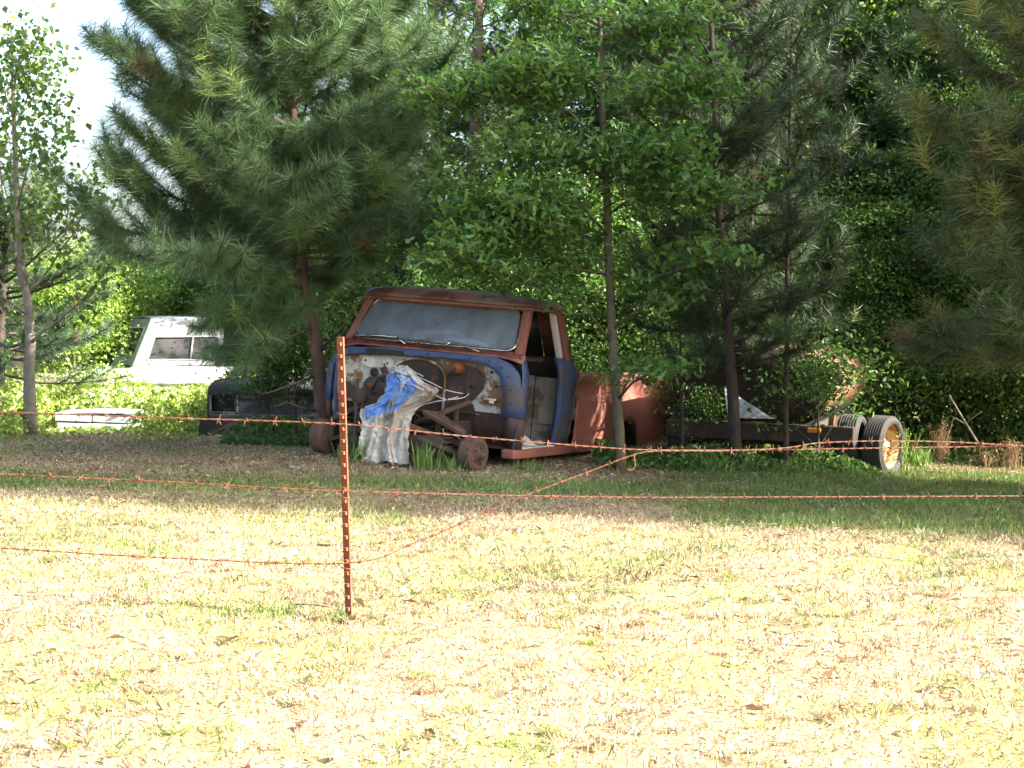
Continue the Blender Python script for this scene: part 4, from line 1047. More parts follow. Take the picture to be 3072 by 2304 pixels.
# chassis, front suspension, drums
for s in (-1, 1):
    f_ = MB(); f_.box((s * .40, 1.95, .34), (.06, 4.9, .13)); f_.build('frame_rail', M['dark_rust'], TK, bevel=.008)
f_ = MB(); f_.bar((-.5, -.5, .20), (.5, -.5, .20), .16, .12, (0, 1, 0)); f_.build('crossmember', M['rust'], TK, bevel=.015)
for s, yy in ((1, -.50), (-1, -.43)):
    a_ = MB(); a_.poly([(s * .30, yy - .18, .24), (s * .30, yy + .20, .24), (s * .70, yy + .03, .10), (s * .72, yy - .04, .10)], .035, (0, 0, 1)); a_.build('lower_arm', M['dark_rust'], TK, bevel=.008)
    a_ = MB(); a_.poly([(s * .31, yy - .14, .46), (s * .33, yy + .16, .44), (s * .66, yy + .04, .31), (s * .68, yy - .05, .29)], .05, (0, -.35, 1)); a_.build('upper_arm', M['rust'], TK, bevel=.01)
    a_ = MB(); a_.tube([(s * (.50 + .055 * math.cos(q)), yy + .055 * math.sin(q), .16 + .26 * q / 40) for q in np.linspace(0, 40, 90)], .012, 5); a_.build('coil_spring', M['dark_rust'], TK)
    a_ = MB(); a_.tube([(s * .70, yy, .08), (s * .71, yy, .2), (s * .69, yy, .31)], [.035, .05, .03], 8); a_.build('spindle', M['rust'], TK)
    d_ = MB()
    d_.lathe([(.001, .085), (.028, .085), (.03, .075), (.034, .052), (.046, .048), (.05, .03), (.095, .026), (.105, .034), (.128, .036), (.138, .03), (.150, .028), (.156, .018), (.152, .004), (.156, -.01), (.152, -.022), (.156, -.034), (.152, -.046), (.158, -.062), (.158, -.09), (.12, -.095), (.001, -.095)], (0, 0, 0), 'x', 36)
    drum = d_.build('brake_drum', M['rust'], TK, loc=(s * .785, yy, .155), rot=(0, 0, (0 if s > 0 else math.pi) + R(-9)))
    for k in range(5):
        a = 2 * math.pi * k / 5; l_ = MB(); l_.lathe([(.001, .05), (.009, .05), (.009, .02)], (0, .072 * math.cos(a), .072 * math.sin(a)), 'x', 8); l_.build('wheel_stud', M['dark_rust'], drum)
a_ = MB(); a_.tube([(.66, -.36, .14), (.3, -.34, .17), (-.3, -.34, .19), (-.68, -.36, .16)], .018, 7); a_.build('tie_rod', M['rust'], TK)
a_ = MB(); a_.tube([(.12, -.42, .36), (.30, -.28, .46), (.48, -.05, .58)], .026, 8); a_.build('steering_shaft', M['rust'], TK)
a_ = MB(); a_.bar((.12, -.60, .36), (.62, -.42, .22), .07, .05); a_.build('radius_rod', M['rust'], TK, bevel=.012)
a_ = MB(); a_.bar((-.55, -.30, .52), (-.34, -.5, .40), .05, .07); a_.bar((-.62, -.1, .50), (-.40, -.42, .56), .04, .05); a_.build('engine_mount', M['orange_rust'], TK, bevel=.012)
a_ = MB(); a_.box((-.22, -.42, .44), (.36, .22, .26)); a_.box((-.16, -.38, .62), (.22, .16, .14)); a_.lathe([(.001, -.16), (.07, -.15), (.075, 0), (.001, 0)], (-.36, -.45, .55), 'y', 16); a_.build('gearbox', M['dark_rust'], TK, bevel=.02)
a_ = MB(); a_.tube([(-.40, -.55, .70), (-.36, -.60, .40), (-.33, -.64, .12)], .017, 6); a_.build('prop_rod', M['grey'], TK)
for k, pts in enumerate([[(.06, -.5, .80), (.25, -.45, .74), (.40, -.40, .68), (.52, -.30, .66)], [(.10, -.52, .77), (.3, -.48, .70), (.42, -.42, .69)], [(.20, -.5, .52), (.36, -.45, .58), (.52, -.32, .62), (.53, -.2, .66)],
                         [(.20, -.5, .53), (.32, -.5, .46), (.42, -.45, .50), (.43, -.42, .60), (.36, -.4, .68)], [(.26, -.48, .66), (.40, -.42, .60), (.50, -.35, .63)], [(.02, -.5, .84), (.12, -.52, .80), (.22, -.5, .71), (.24, -.48, .62)], [(-.02, -.5, .84), (.10, -.5, .82), (.20, -.46, .78)]]):
    # smooth the wire through its points
    P_ = [Vector(p) for p in pts]; sm = []
    for i in range(len(P_) - 1):
        for q in range(5):
            t_ = q / 5; p0, p1, p2, p3 = P_[max(i - 1, 0)], P_[i], P_[i + 1], P_[min(i + 2, len(P_) - 1)]
            sm.append(.5 * ((2 * p1) + (p2 - p0) * t_ + (2 * p0 - 5 * p1 + 4 * p2 - p3) * t_ ** 2 + (3 * p1 - p0 - 3 * p2 + p3) * t_ ** 3))
    sm.append(P_[-1]); w = MB(); w.tube(sm, .0045, 5); w.build('loose_wire', M['tin'] if k % 2 == 0 else M['black'], TK)
rs_ = random.Random(5)
for k in range(16):      # broken brackets, rods and hoses left in the engine bay
    p = Vector((rs_.uniform(-.62, .60), rs_.uniform(-.42, -.06), rs_.uniform(.24, .62))); d = Vector((rs_.uniform(-1, 1), rs_.uniform(-.6, .6), rs_.uniform(-.7, .7))).normalized() * rs_.uniform(.12, .34)
    q = MB()
    if k % 3 == 0: q.tube([p, p + d * .5 + Vector((0, -.03, .04)), p + d], rs_.uniform(.010, .022), 6); nm_ = 'hose'
    elif k % 3 == 1: q.bar(p, p + d, rs_.uniform(.03, .07), rs_.uniform(.008, .02), (0, 1, .3)); nm_ = 'scrap_bracket'
    else: q.tube([p, p + d], rs_.uniform(.006, .012), 5); nm_ = 'rod'
    q.build(nm_, M[('dark_rust', 'rust', 'black', 'dark_rust', 'orange_rust')[rs_.randrange(5)]], TK, bevel=.003)
# rear drums inside the arches
for s in (-1, 1):
    d_ = MB(); d_.lathe([(.001, .06), (.05, .06), (.055, .03), (.13, .025), (.155, .015), (.16, -.08), (.001, -.08)], (0, 0, 0), 'x', 28); d_.build('rear_drum', M['orange_rust'] if s > 0 else M['rust'], TK, loc=(s * .78, 2.92, .13))
a_ = MB(); a_.tube([(-.75, 2.92, .13), (-.15, 2.92, .14), (0, 2.92, .15), (.15, 2.92, .14), (.75, 2.92, .13)], [.045, .05, .12, .05, .045], 10); a_.build('rear_axle', M['dark_rust'], TK)

# fallen needles on the cowl
n = 1500
u_ = rng.uniform(-.92, .85, n); yv = rng.uniform(.005, .075, n)
dens = .35 + .65 * (np.exp(-((u_ + .25) / .45) ** 2))
kp = rng.random(n) < dens; u_, yv = u_[kp], yv[kp]; n = len(u_)
zv = 1.012 + (yv) * .85 + rng.uniform(0, .022, n) - .05 * np.maximum(0, np.abs(u_) - .75) / .2
a = rng.uniform(0, np.pi, n); L = rng.uniform(.03, .075, n)
d = np.stack([np.cos(a) * L, np.sin(a) * L * .5, rng.normal(0, .012, n)], -1); s_ = np.stack([-np.sin(a), np.cos(a), np.zeros(n)], -1) * .0022
p0 = np.stack([u_, yv - .02, zv], -1)
V = np.stack([p0 - d - s_, p0 - d + s_, p0 + d + s_, p0 + d - s_], 1).reshape(-1, 3)
cc = np.array([(.22, .10, .045), (.15, .065, .03), (.28, .15, .07)])[rng.integers(0, 3, n)]
o = link('pine_straw', np_mesh('pine_straw', V, 4, np.repeat(cc, 4, 0)), mat=M['litter']); o.matrix_world = TM
tag(o, 'fallen brown pine needles piled on the cowl below the windshield', 'pine straw', kind='stuff')

# ------------------------------------------------------------------ torn sheet over the engine bay
def tl(X, Y, d=0):          # sheet outline point -> truck coordinates
    return Vector((.014 + .00131 * (X - 780) + 8.7e-5 * (Y - 715), -.66 + d, .829 - .00121 * (Y - 715) + .00007 * (X - 780)))
rowsT = [(705, 755, 850), (735, 735, 900), (770, 720, 930), (810, 715, 985), (840, 715, 1080), (862, 712, 1095), (895, 700, 1068), (930, 655, 1030), (965, 640, 985), (995, 560, 935), (1030, 545, 905), (1070, 540, 892), (1130, 538, 890), (1200, 536, 890), (1290, 532, 892), (1390, 528, 897)]
NX, NYT = 84, 100
def sheet_edges(Y):
    i = min(max(int(np.searchsorted([r[0] for r in rowsT], Y)), 1), len(rowsT) - 1)
    r0, r1 = rowsT[i - 1], rowsT[i]; t_ = min(max((Y - r0[0]) / (r1[0] - r0[0]), 0), 1)
    return r0[1] + (r1[1] - r0[1]) * t_, r0[2] + (r1[2] - r0[2]) * t_
def ridge(x, y, s, seed): return abs(2 * float(vnoise(np.array(x), np.array(y), s, seed)) - 1)
def sheet_depth(u, Y):
    v = (Y - 705) / 685; lower = min(max((Y - 930) / 260, 0), 1)
    w_ = u + .05 * math.sin(7 * v + 3 * u) + .30 * (u - .4) * (1 - v)
    f = .034 * abs(math.sin(w_ * 8.5 + .6)) ** .6 - .028 * math.exp(-((w_ - .33 - .10 * (1 - v)) / .030) ** 2) + .030 * math.exp(-((w_ - .52 + .08 * v) / .025) ** 2) - .024 * math.exp(-((w_ - .74) / .03) ** 2)
    f += .016 * math.sin(w_ * 27 + 7 * v) * lower
    crease = .055 * ridge(u * 5 + v * 3, v * 6 - u * 4, 1.0, 61) + .03 * ridge(u * 12 - v * 6, v * 13 + u * 5, 1.0, 62) + .012 * ridge(u * 26, v * 30, 1.0, 63)
    return f * (.4 + .7 * lower) + crease * (1 - .62 * lower) + .10 * (1 - lower) * (u - .3) ** 2 - .05 * math.sin(math.pi * u) * (1 - lower) - .03
BLUE = [(742, 735), (800, 730), (830, 768), (905, 770), (950, 815), (940, 880), (900, 910), (860, 962), (800, 1010), (740, 1020), (700, 1045), (690, 1062), (630, 1052), (600, 1098), (570, 1085), (555, 990), (640, 985), (680, 930), (720, 905), (700, 850), (640, 800), (640, 762), (700, 758)]
def in_poly(X, Y, P):
    c = False
    for (x0, y0), (x1, y1) in zip(P, P[1:] + P[:1]):
        if (y0 > Y) != (y1 > Y) and X < (x1 - x0) * (Y - y0) / (y1 - y0) + x0: c = not c
    return c
def poly_dist(X, Y, P):
    best = 1e9
    for (x0, y0), (x1, y1) in zip(P, P[1:] + P[:1]):
        dx, dy = x1 - x0, y1 - y0; t_ = min(max(((X - x0) * dx + (Y - y0) * dy) / (dx * dx + dy * dy), 0), 1)
        best = min(best, math.hypot(X - x0 - dx * t_, Y - y0 - dy * t_))
    return best if in_poly(X, Y, P) else -best
sh = MB(); rows = []; film = []
for i in range(NYT):
    Y = 705 + 685 * i / (NYT - 1)
    xl, xr = sheet_edges(Y)
    rag = 9 * (float(vnoise(np.array(Y * .06), np.array(1.), 1, 71)) - .5), 9 * (float(vnoise(np.array(Y * .06), np.array(9.), 1, 72)) - .5)
    row = []
    for k in range(NX):
        u = k / (NX - 1); X = xl + (xr - xl) * u + rag[0] * 1.6 * (1 - u) ** 4 + rag[1] * 1.6 * u ** 4
        e = (1 - i / (NYT - 1)) ** 14; e2 = (i / (NYT - 1)) ** 30
        Yq = Y + e * 40 * (float(vnoise(np.array(u * 9), np.array(3.), 1, 73)) - .5) + e2 * 34 * (float(vnoise(np.array(u * 11), np.array(5.), 1, 74)) - .5)
        row.append(tl(X, Yq, sheet_depth(u, Y))); film.append(poly_dist(X, Yq, BLUE) / 60)
    rows.append(row)
sh.grid(rows)
m, nt, b = new_mat('worn_white_vinyl')
c = mixc(nt, noise_fac(nt, 5, .35, .7, detail=8, stretch=(1, 1, .35)), (0.56, 0.54, 0.48), (0.33, 0.30, 0.26))
c = mixc(nt, noise_fac(nt, 2.6, .40, .60, detail=8, seed=3, stretch=(1, 1, .6)), c, (0.22, 0.19, 0.155))
c = mixc(nt, noise_fac(nt, 16, .58, .74, detail=6, seed=8), c, (0.15, 0.12, 0.09))
# the blue film that is left on the sheet, ragged at its torn edge, peeled along creases
bl = mixc(nt, noise_fac(nt, 7, .35, .7, detail=8, seed=11), (0.085, 0.20, 0.52), (0.14, 0.27, 0.56))
bl = mixc(nt, noise_fac(nt, 12, .62, .66, detail=8, seed=4), bl, (0.46, 0.44, 0.38))
at_ = nd(nt, 'ShaderNodeAttribute'); at_.attribute_name = 'film'
ad = nd(nt, 'ShaderNodeMath', operation='ADD'); nt.links.new(at_.outputs['Fac'], ad.inputs[0])
sc_ = nd(nt, 'ShaderNodeMath', operation='MULTIPLY_ADD'); nt.links.new(noise_fac(nt, 22, 0, 1, detail=8, seed=14), sc_.inputs[0]); sc_.inputs[1].default_value = 1.2; sc_.inputs[2].default_value = -.62
nt.links.new(sc_.outputs[0], ad.inputs[1])
st_ = nd(nt, 'ShaderNodeMapRange'); st_.inputs[1].default_value = -.02; st_.inputs[2].default_value = .06; nt.links.new(ad.outputs[0], st_.inputs[0])
c = mixc(nt, st_.outputs[0], c, bl)
nt.links.new(c, b.inputs['Base Color']); b.inputs['Roughness'].default_value = .6
bp = nd(nt, 'ShaderNodeBump'); bp.inputs['Strength'].default_value = .5; bp.inputs['Distance'].default_value = .02
nt.links.new(noise_fac(nt, 9, 0, 1, detail=6, seed=2), bp.inputs['Height']); nt.links.new(bp.outputs[0], b.inputs['Normal'])
M['vinyl'] = m
SH = tag(empty('torn_sheet'), 'torn blue and white vinyl sheet hanging in folds over the front of the stripped truck', 'vinyl sheet')
SH.matrix_world = TM
o = sh.build('sheet', M['vinyl'], SH)
fa = o.data.attributes.new('film', 'FLOAT', 'POINT'); fa.data.foreach_set('value', film)
md = o.modifiers.new('solidify', 'SOLIDIFY'); md.thickness = .006
def piece(name, outline, off, mat, n=3):
    """a torn layer lying on the sheet: outline in sheet coordinates, filled as a fan of small quads"""
    cx = sum(p[0] for p in outline) / len(outline); cy = sum(p[1] for p in outline) / len(outline)
    full = []
    for a, b_ in zip(outline, outline[1:] + outline[:1]):
        for q in range(n):
            t_ = q / n; full.append((a[0] + (b_[0] - a[0]) * t_ + random.uniform(-5, 5), a[1] + (b_[1] - a[1]) * t_ + random.uniform(-5, 5)))
    full.append(full[0])
    rows = []
    for s in (1, .8, .6, .4, .2, .01):
        row = []
        for X, Y in full:
            X, Y = cx + (X - cx) * s, cy + (Y - cy) * s
            xl, xr = sheet_edges(Y); u = min(max((X - xl) / (xr - xl), -.2), 1.2)
            row.append(tl(X, Y, sheet_depth(u, Y) - off - .012 * random.random()))
        rows.append(row)
    p = MB(); p.grid(rows); return p.build(name, mat, SH, solid=.004)
piece('white_strip', [(895, 770), (912, 790), (840, 900), (770, 1010), (742, 1075), (725, 1065), (755, 985), (815, 890)], .034, M['vinyl'])
piece('torn_tab', [(540, 1020), (556, 1000), (562, 1060), (586, 1095), (545, 1075)], .03, M['vinyl'], 2)
piece('torn_tab', [(618, 1035), (652, 1035), (640, 1060), (655, 1130), (640, 1135), (628, 1075)], .03, M['vinyl'], 2)
piece('torn_tab', [(760, 720), (800, 712), (880, 728), (910, 760), (880, 760), (820, 740), (770, 750)], .02, M['vinyl'], 2)
M['wire'] = metal_paint('rusting_wire', (0.125, 0.034, 0.013), (0.10, 0.052, 0.032), rust=(0.075, 0.022, 0.010), amount=.4, rough=.7, scale=9, spots=0)
# ------------------------------------------------------------------ simple old car bodies, built from a side profile
def body_block(mb, prof, w, taper=.0, z_shift=0):
    """prof: outline in (y, z), extruded across x with slightly tucked flanks"""
    n = len(prof)
    xs = [(-w / 2, .93), (-w / 2 + .03, 1.0), (w / 2 - .03, 1.0), (w / 2, .93)]
    cy = sum(p[0] for p in prof) / n; cz = sum(p[1] for p in prof) / n
    rows = [[(x, cy + (y - cy) * s, cz + (z - cz) * s + z_shift) for y, z in prof + [prof[0]]] for x, s in xs]
    mb.grid(rows, smooth=False)
    b = len(mb.v)
    for x, s in (xs[0], xs[-1]):
        mb.poly([(x, cy + (y - cy) * s, cz + (z - cz) * s + z_shift) for y, z in prof])
def wheel(parent, loc, r, w, rim_mat, name='wheel', rimr=.62):
    root = MB(); root.lathe([(r * rimr, -w * .38), (r * .86, -w * .5), (r * .97, -w * .42), (r, -w * .2), (r, w * .2), (r * .97, w * .42), (r * .86, w * .5), (r * rimr, w * .38), (r * rimr, -w * .38)], (0, 0, 0), 'x', 32)
    o = root.build(name, M['rubber'], parent, loc=loc)
    k = MB(); k.lathe([(r * rimr, w * .4), (r * rimr * .95, w * .36), (r * rimr * .85, .0), (r * rimr * .55, -.02), (r * rimr * .4, .03), (.001, .03)], (0, 0, 0), 'x', 26); k.build('rim', rim_mat, o)
    return o

# grey wreck behind the pine trunk, facing the camera
gp = ground_at(284, 16.3)
GW = tag(empty('derelict_pickup', gp + Vector((0, 0, -.17)), (0, R(0.5), R(-6))), 'dull grey derelict pickup with empty headlight hole and dark bumper, behind the big pine trunk', 'pickup truck'); GW.scale = (.9, .9, .9)
f = MB(); f.grid([[(-.93, .10, .66), (.93, .10, .66)], [(-.94, .02, .66), (.94, .02, .66)], [(-.94, 0, .75), (.94, 0, .75)], [(-.92, .02, .79), (.92, .02, .79)], [(-.9, .12, .84), (.9, .12, .84)]]); f.build('hood_nose', M['grey'], GW, solid=.01)
for s in (-1, 1):
    for (cx, cz, sx, sz) in ((s * .925, .55, .03, .22), (s * .59, .55, .035, .22), (s * .76, .445, .36, .035)):
        f = MB(); f.box((cx, .0, cz), (sx, .05, sz)); f.build('headlight_surround', M['grey'], GW, bevel=.01)
    f = MB(); f.box((s * .76, .10, .55), (.32, .02, .2)); f.lathe([(.001, -.02), (.05, -.02), (.07, .0), (.07, .02)], (s * .76, .08, .54), 'y', 16); f.build('headlight_hole', M['black'], GW)  # black backing carries the dark of the empty recess
    f = MB(); f.grid([[(s * .945, .0, .30), (s * .945, 1.6, .30)], [(s * .96, .0, .55), (s * .96, 1.6, .55)], [(s * .95, .03, .76), (s * .95, 1.6, .80)], [(s * .88, .10, .84), (s * .88, 1.6, .88)]]); f.build('fender', M['grey'], GW, solid=.012)
f = MB(); f.box((0, .012, .52), (1.14, .03, .24)); f.build('grille_panel', M['grey'], GW, bevel=.008)
f = MB(); f.box((0, .0, .647), (1.13, .03, .03)); f.build('grille_slot', M['black'], GW)  # black bar in place of the shade within the slot
for hx in (-.42, -.3, .3, .42):
    f = MB(); f.box((hx, -.006, .53 + .02 * (hx > 0)), (.014, .012, .14 if abs(hx) < .4 else .03)); f.build('grille_mark', M['black'], GW)
f = MB(); f.box((0, -.01, .41), (1.86, .06, .05)); f.build('lower_valance', M['grey'], GW, bevel=.012)
f = MB(); pr = [(-1.0, .14), (-1.02, .26), (-1.0, .37), (-.9, .39), (.9, .39), (1.0, .37), (1.02, .26), (.99, .14), (.8, .06), (-.8, .06)]
f.poly([(x, -.17, z) for x, z in pr], .16, (0, 1, 0)); f.build('bumper', M['black'], GW, bevel=.02)
f = MB(); f.grid([[(-.88, .12, .84), (0, .12, .855), (.88, .12, .84)], [(-.88, 1.3, .83), (0, 1.3, .84), (.88, 1.3, .83)]]); f.build('hood', M['grey'], GW, solid=.012)
for s in (-1, 1):
    f = MB(); f.box((s * .9, 2.1, .58), (.06, 1.1, .6)); f.build('door', M['grey'], GW, bevel=.02)
    wheel(GW, (s * .80, .75, .28), .30, .19, M['rust']); wheel(GW, (s * .80, 3.4, .28), .30, .19, M['rust'])
f = MB(); f.box((0, 2.66, .6), (1.76, .05, .62)); f.box((0, 3.5, .42), (1.76, 1.7, .04)); f.box((-.9, 3.5, .6), (.05, 1.7, .5)); f.box((.9, 3.5, .6), (.05, 1.7, .5)); f.build('bed', M['grey'], GW, bevel=.01)

# white wreck and the camper shell on it
wp = ground_at(168, 20.05)
WT = tag(empty('white_wreck', wp, (0, 0, R(24))), 'white wrecked pickup bed buried in sunlit brambles beneath the camper shell', 'pickup truck')
cs_px = at(133, 366, 19.8)
bx = MB(); prof = [(-1.15, .22), (-1.18, .45), (-1.12, .60), (-.9, .70), (.9, .70), (1.0, .62), (1.0, .22), (.55, .22), (.45, .40), (.2, .47), (-.05, .40), (-.15, .22)]
bz = cs_px.z - wp.z - .74
body_rows = [[(y, x_, z + bz) for y, z in prof] for x_ in (-.62,)]
b_ = MB()
for x_, s in ((-.66, .96), (-.70, 1.0)): pass
b_.poly([(y, -.62, z + bz) for y, z in prof], .05, (0, 1, 0)); b_.build('bed_side', M['white'], WT, bevel=.02)
b_ = MB(); b_.grid([[(-1.16, -.66, .52 + bz), (1.0, -.66, .52 + bz)], [(-1.12, -.655, .60 + bz), (1.0, -.655, .60 + bz)], [(-1.0, -.58, .70 + bz), (1.0, -.58, .70 + bz)], [(-1.0, -.45, .725 + bz), (1.0, -.45, .725 + bz)]]); b_.build('bed_rail', M['white'], WT, solid=.015)
b_ = MB(); b_.poly([(y, .62, z + bz) for y, z in prof], .05, (0, 1, 0)); b_.build('bed_side', M['white'], WT, bevel=.02)
b_ = MB(); b_.box((-1.14, 0, .46 + bz), (.05, 1.2, .42)); b_.build('tailgate', M['white'], WT, bevel=.015)
b_ = MB(); b_.box((0, 0, .40 + bz), (2.0, 1.2, .04)); b_.build('bed_floor', M['dark_rust'], WT)
for y in (-.56, .56):
    k = wheel(WT, (.2, y, .18 + bz), .28, .17, M['rust']); k.rotation_euler = (0, 0, R(90))
CS = tag(empty('camper_shell', (cs_px.x, cs_px.y, cs_px.z), (0, 0, R(24))), 'white camper shell with raked end and dark grey windows, resting on the white wreck', 'camper shell')
# local: x along the side towards the right, y into the depth; the near side is y = 0
Ls, Ws, Hs, RK = 1.22, 1.6, .62, .27
def quadpanel(name, a, b, c, d, hole, mat, glassm, parent, split=False, th=.02):
    """panel a-b-c-d (bottom left, bottom right, top right, top left) with a window cut into it"""
    a, b, c, d = map(Vector, (a, b, c, d))
    P = lambda u, v: a.lerp(b, u).lerp(d.lerp(c, u), v)
    u0, u1, v0, v1 = hole
    p = MB()
    p.grid([[P(u, v) for u in (0, u0, u1, 1)] for v in (0, v0, v1, 1)], smooth=False)
    # take the middle cell out
    p.f = [f for i, f in enumerate(p.f) if i != 4]; p.sm = p.sm[:len(p.f)]
    o = p.build(name, mat, parent, solid=th)
    n = (b - a).cross(d - a).normalized()
    g = MB(); g.grid([[P(u, v) + n * -.012 for u in (u0, u1)] for v in (v0, v1)]); g.build('window_glass', glassm, o)
    fr = MB(); cs = [P(u0, v0), P(u1, v0), P(u1, v1), P(u0, v1)]
    cs = [q + n * .012 for q in cs]; fr.tube(cs + [cs[0]], .011, 6, cap=False)
    if split: fr.tube([P((u0 + u1) / 2 + .08, v0) + n * .01, P((u0 + u1) / 2 + .08, v1) + n * .01], .014, 6)
    fr.build('window_frame', M['white'] if not split else M['tin'], o)
    return o
nb_, fb_ = Vector((0, 0, 0)), Vector((Ls, 0, 0))
quadpanel('side_panel', (0, 0, 0), (Ls, 0, 0), (Ls, .10, Hs), (RK, .10, Hs), (.13, .93, .12, .62), M['cap_white'], M['cap_glass'], CS, True)
quadpanel('end_panel', (-.0, Ws, 0), (0, 0, 0), (RK, .10, Hs), (RK, Ws - .10, Hs), (.18, .88, .22, .80), M['cap_white'], M['cap_glass'], CS)
quadpanel('side_panel', (Ls, Ws, 0), (0, Ws, 0), (RK, Ws - .1, Hs), (Ls, Ws - .1, Hs), (.07, .87, .12, .62), M['cap_white'], M['cap_glass'], CS, True)
quadpanel('front_panel', (Ls, 0, 0), (Ls, Ws, 0), (Ls, Ws - .1, Hs), (Ls, .1, Hs), (.2, .8, .3, .8), M['cap_white'], M['cap_glass'], CS)
b_ = MB(); b_.grid([[(RK + (Ls - RK) * u, .10 + (Ws - .2) * v, Hs + .035 * math.sin(math.pi * v)) for u in (0, .5, 1)] for v in (0, .15, .5, .85, 1)]); b_.build('roof', M['cap_white'], CS, solid=.02)
b_ = MB(); b_.box((Ls / 2, -.012, -.022), (Ls + .06, .05, .024)); b_.build('base_rail', M['tin'], CS); b_ = MB(); b_.box((Ls / 2, -.004, -.05), (Ls + .02, .03, .026)); b_.build('rail_gap', M['black'], CS)  # the gap is a black strip standing for shade under the rail

# faded pink car behind the left tree
pp = ground_at(-6, 20.9) + Vector((0, 0, -.22))
PC = tag(empty('derelict_car', pp, (0, 0, R(80))), 'faded pinkish derelict car half hidden behind the sparse tree and low pine', 'car')
b_ = MB(); body_block(b_, [(-2.0, .30), (-2.05, .55), (-1.9, .72), (-1.1, .80), (.9, .80), (1.9, .74), (2.05, .55), (2.0, .30)], 1.6); b_.build('body', M['pink'], PC, bevel=.03)
b_ = MB(); body_block(b_, [(-1.0, .80), (-.55, 1.2), (.5, 1.22), (1.1, .80)], 1.35); b_.build('roof', M['pink'], PC, bevel=.03)
for s in (-1, 1):
    for y0, y1, t0, t1 in ((-.75, -.05, -.45, -.05), (.05, .8, .05, .45)):
        b_ = MB(); b_.poly([(s * .69, y0, .84), (s * .69, y1, .84), (s * .685, t1, 1.14), (s * .685, t0, 1.14)]); b_.build('window', M['dim_glass'], PC)
    for y in (-1.3, 1.3): wheel(PC, (s * .72, y, .28), .29, .17, M['rust'])

# white metal cabinet lying in the weeds
sp = ground_at(93, 17.05)
SL = tag(empty('metal_cabinet', sp, (0, R(1.5), R(-7))), 'white metal cabinet with a dented overhanging lid lying in the weeds left of the wrecks', 'cabinet'); SL.scale = (1.10,) * 3
b_ = MB(); b_.box((-.02, .22, .055), (.76, .44, .11)); b_.build('box', M['white'], SL, bevel=.012)
b_ = MB(); b_.box((-.02, .225, .116), (.74, .42, .014)); b_.build('seam', M['dark_rust'], SL)
b_ = MB(); b_.grid([[(x, y, .205 + .02 * math.sin(3 * x + 1) + .02 * y) for x in (-.42, -.2, -.03, .1, .3, .43)] for y in (-.005, .2, .46)], smooth=False); b_.build('lid_top', M['white'], SL, solid=.012)
b_ = MB(); b_.box((-.225, .01, .16), (.39, .03, .078)); b_.build('lid_front', M['white'], SL, bevel=.008)
b_ = MB(); b_.box((.20, .016, .158), (.43, .03, .074)); b_.build('lid_front', M['white'], SL, bevel=.008)
b_ = MB(); b_.box((-.02, .25, .16), (.74, .40, .078)); b_.build('lid_body', M['white'], SL)

# ------------------------------------------------------------------ old tank trailer on the right
tp_ = Vector((2.43, 14.55, float(gz(2.6, 14.5))))
TT = tag(empty('tank_trailer', tp_, (0, R(1.0), R(-22))), 'rusty oval tank trailer sunk among the trees, with dark end, amber reflector and dual wheels', 'trailer')
TTM = Matrix.Translation(tp_) @ Matrix.Rotation(R(-22), 4, 'Z') @ Matrix.Rotation(R(1.0), 4, 'Y')
M['tank_rust'] = metal_paint('reddish_tank_rust', (0.20, 0.085, 0.05), (0.13, 0.062, 0.042), rust=(0.10, 0.05, 0.03), amount=.5, rough=.75, scale=4)  # reddish rust, lighter than the tank's dark end
CZ, AX, AZ = .80, .80, .37
def oval(a, s=1.0): return (-.20 + AX * s * spow(math.cos(a), .75), CZ + AZ * s * spow(math.sin(a), .8))
b_ = MB(); AN = np.linspace(0, 2 * math.pi, 41)
b_.grid([[(oval(a, s)[0], y, oval(a, s)[1]) for a in AN] for y, s in ((.30, 1.0), (.32, 1.02), (.36, 1.02), (.38, 1.0), (1.2, 1.0), (1.22, 1.015), (1.26, 1.015), (1.28, 1.0), (2.5, 1.0), (2.55, .95))])
b_.build('tank_shell', M['tank_rust'], TT)
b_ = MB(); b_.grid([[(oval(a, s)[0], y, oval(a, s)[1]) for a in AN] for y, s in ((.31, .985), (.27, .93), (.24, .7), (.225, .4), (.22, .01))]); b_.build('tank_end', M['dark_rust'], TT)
b_ = MB(); b_.lathe([(.001, .07), (.20, .07), (.22, .05), (.22, -.08)], (-.35, .9, CZ + AZ), 'z', 22); b_.build('tank_hatch', M['black'], TT)
b_ = MB(); b_.box((-.55, .55, CZ + AZ + .01), (.62, .3, .03)); b_.build('catwalk', M['black'], TT)
b_ = MB(); b_.box((-.05, .05, .345), (1.85, .10, .17)); b_.build('rear_beam', M['dark_rust'], TT, bevel=.012)
b_ = MB(); b_.box((.50, -.004, .385), (.13, .015, .045)); 
m, nt, b = new_mat('amber_lens'); b.inputs['Base Color'].default_value = (.55, .20, .02, 1); b.inputs['Roughness'].default_value = .3; M['amber'] = m
b_.build('reflector', M['amber'], TT, bevel=.006)
for s in (-1, 1):
    b_ = MB(); b_.box((s * .42, 1.4, .36), (.08, 2.6, .14)); b_.build('chassis_rail', M['dark_rust'], TT)
b_ = MB(); b_.bar((.60, .10, .05), (.66, .12, .62), .055, .05, (0, 1, 0)); b_.build('rear_post', M['tank_rust'], TT, bevel=.006)
b_ = MB(); b_.bar((.42, .03, .42), (.82, .14, .66), .04, .03, (0, 1, 0)); b_.build('strut', M['grey'], TT, bevel=.004)
b_ = MB(); b_.bar((-.9, .35, .25), (1.12, .35, .25), .09, .09, (0, 0, 1)); b_.build('axle', M['dark_rust'], TT)
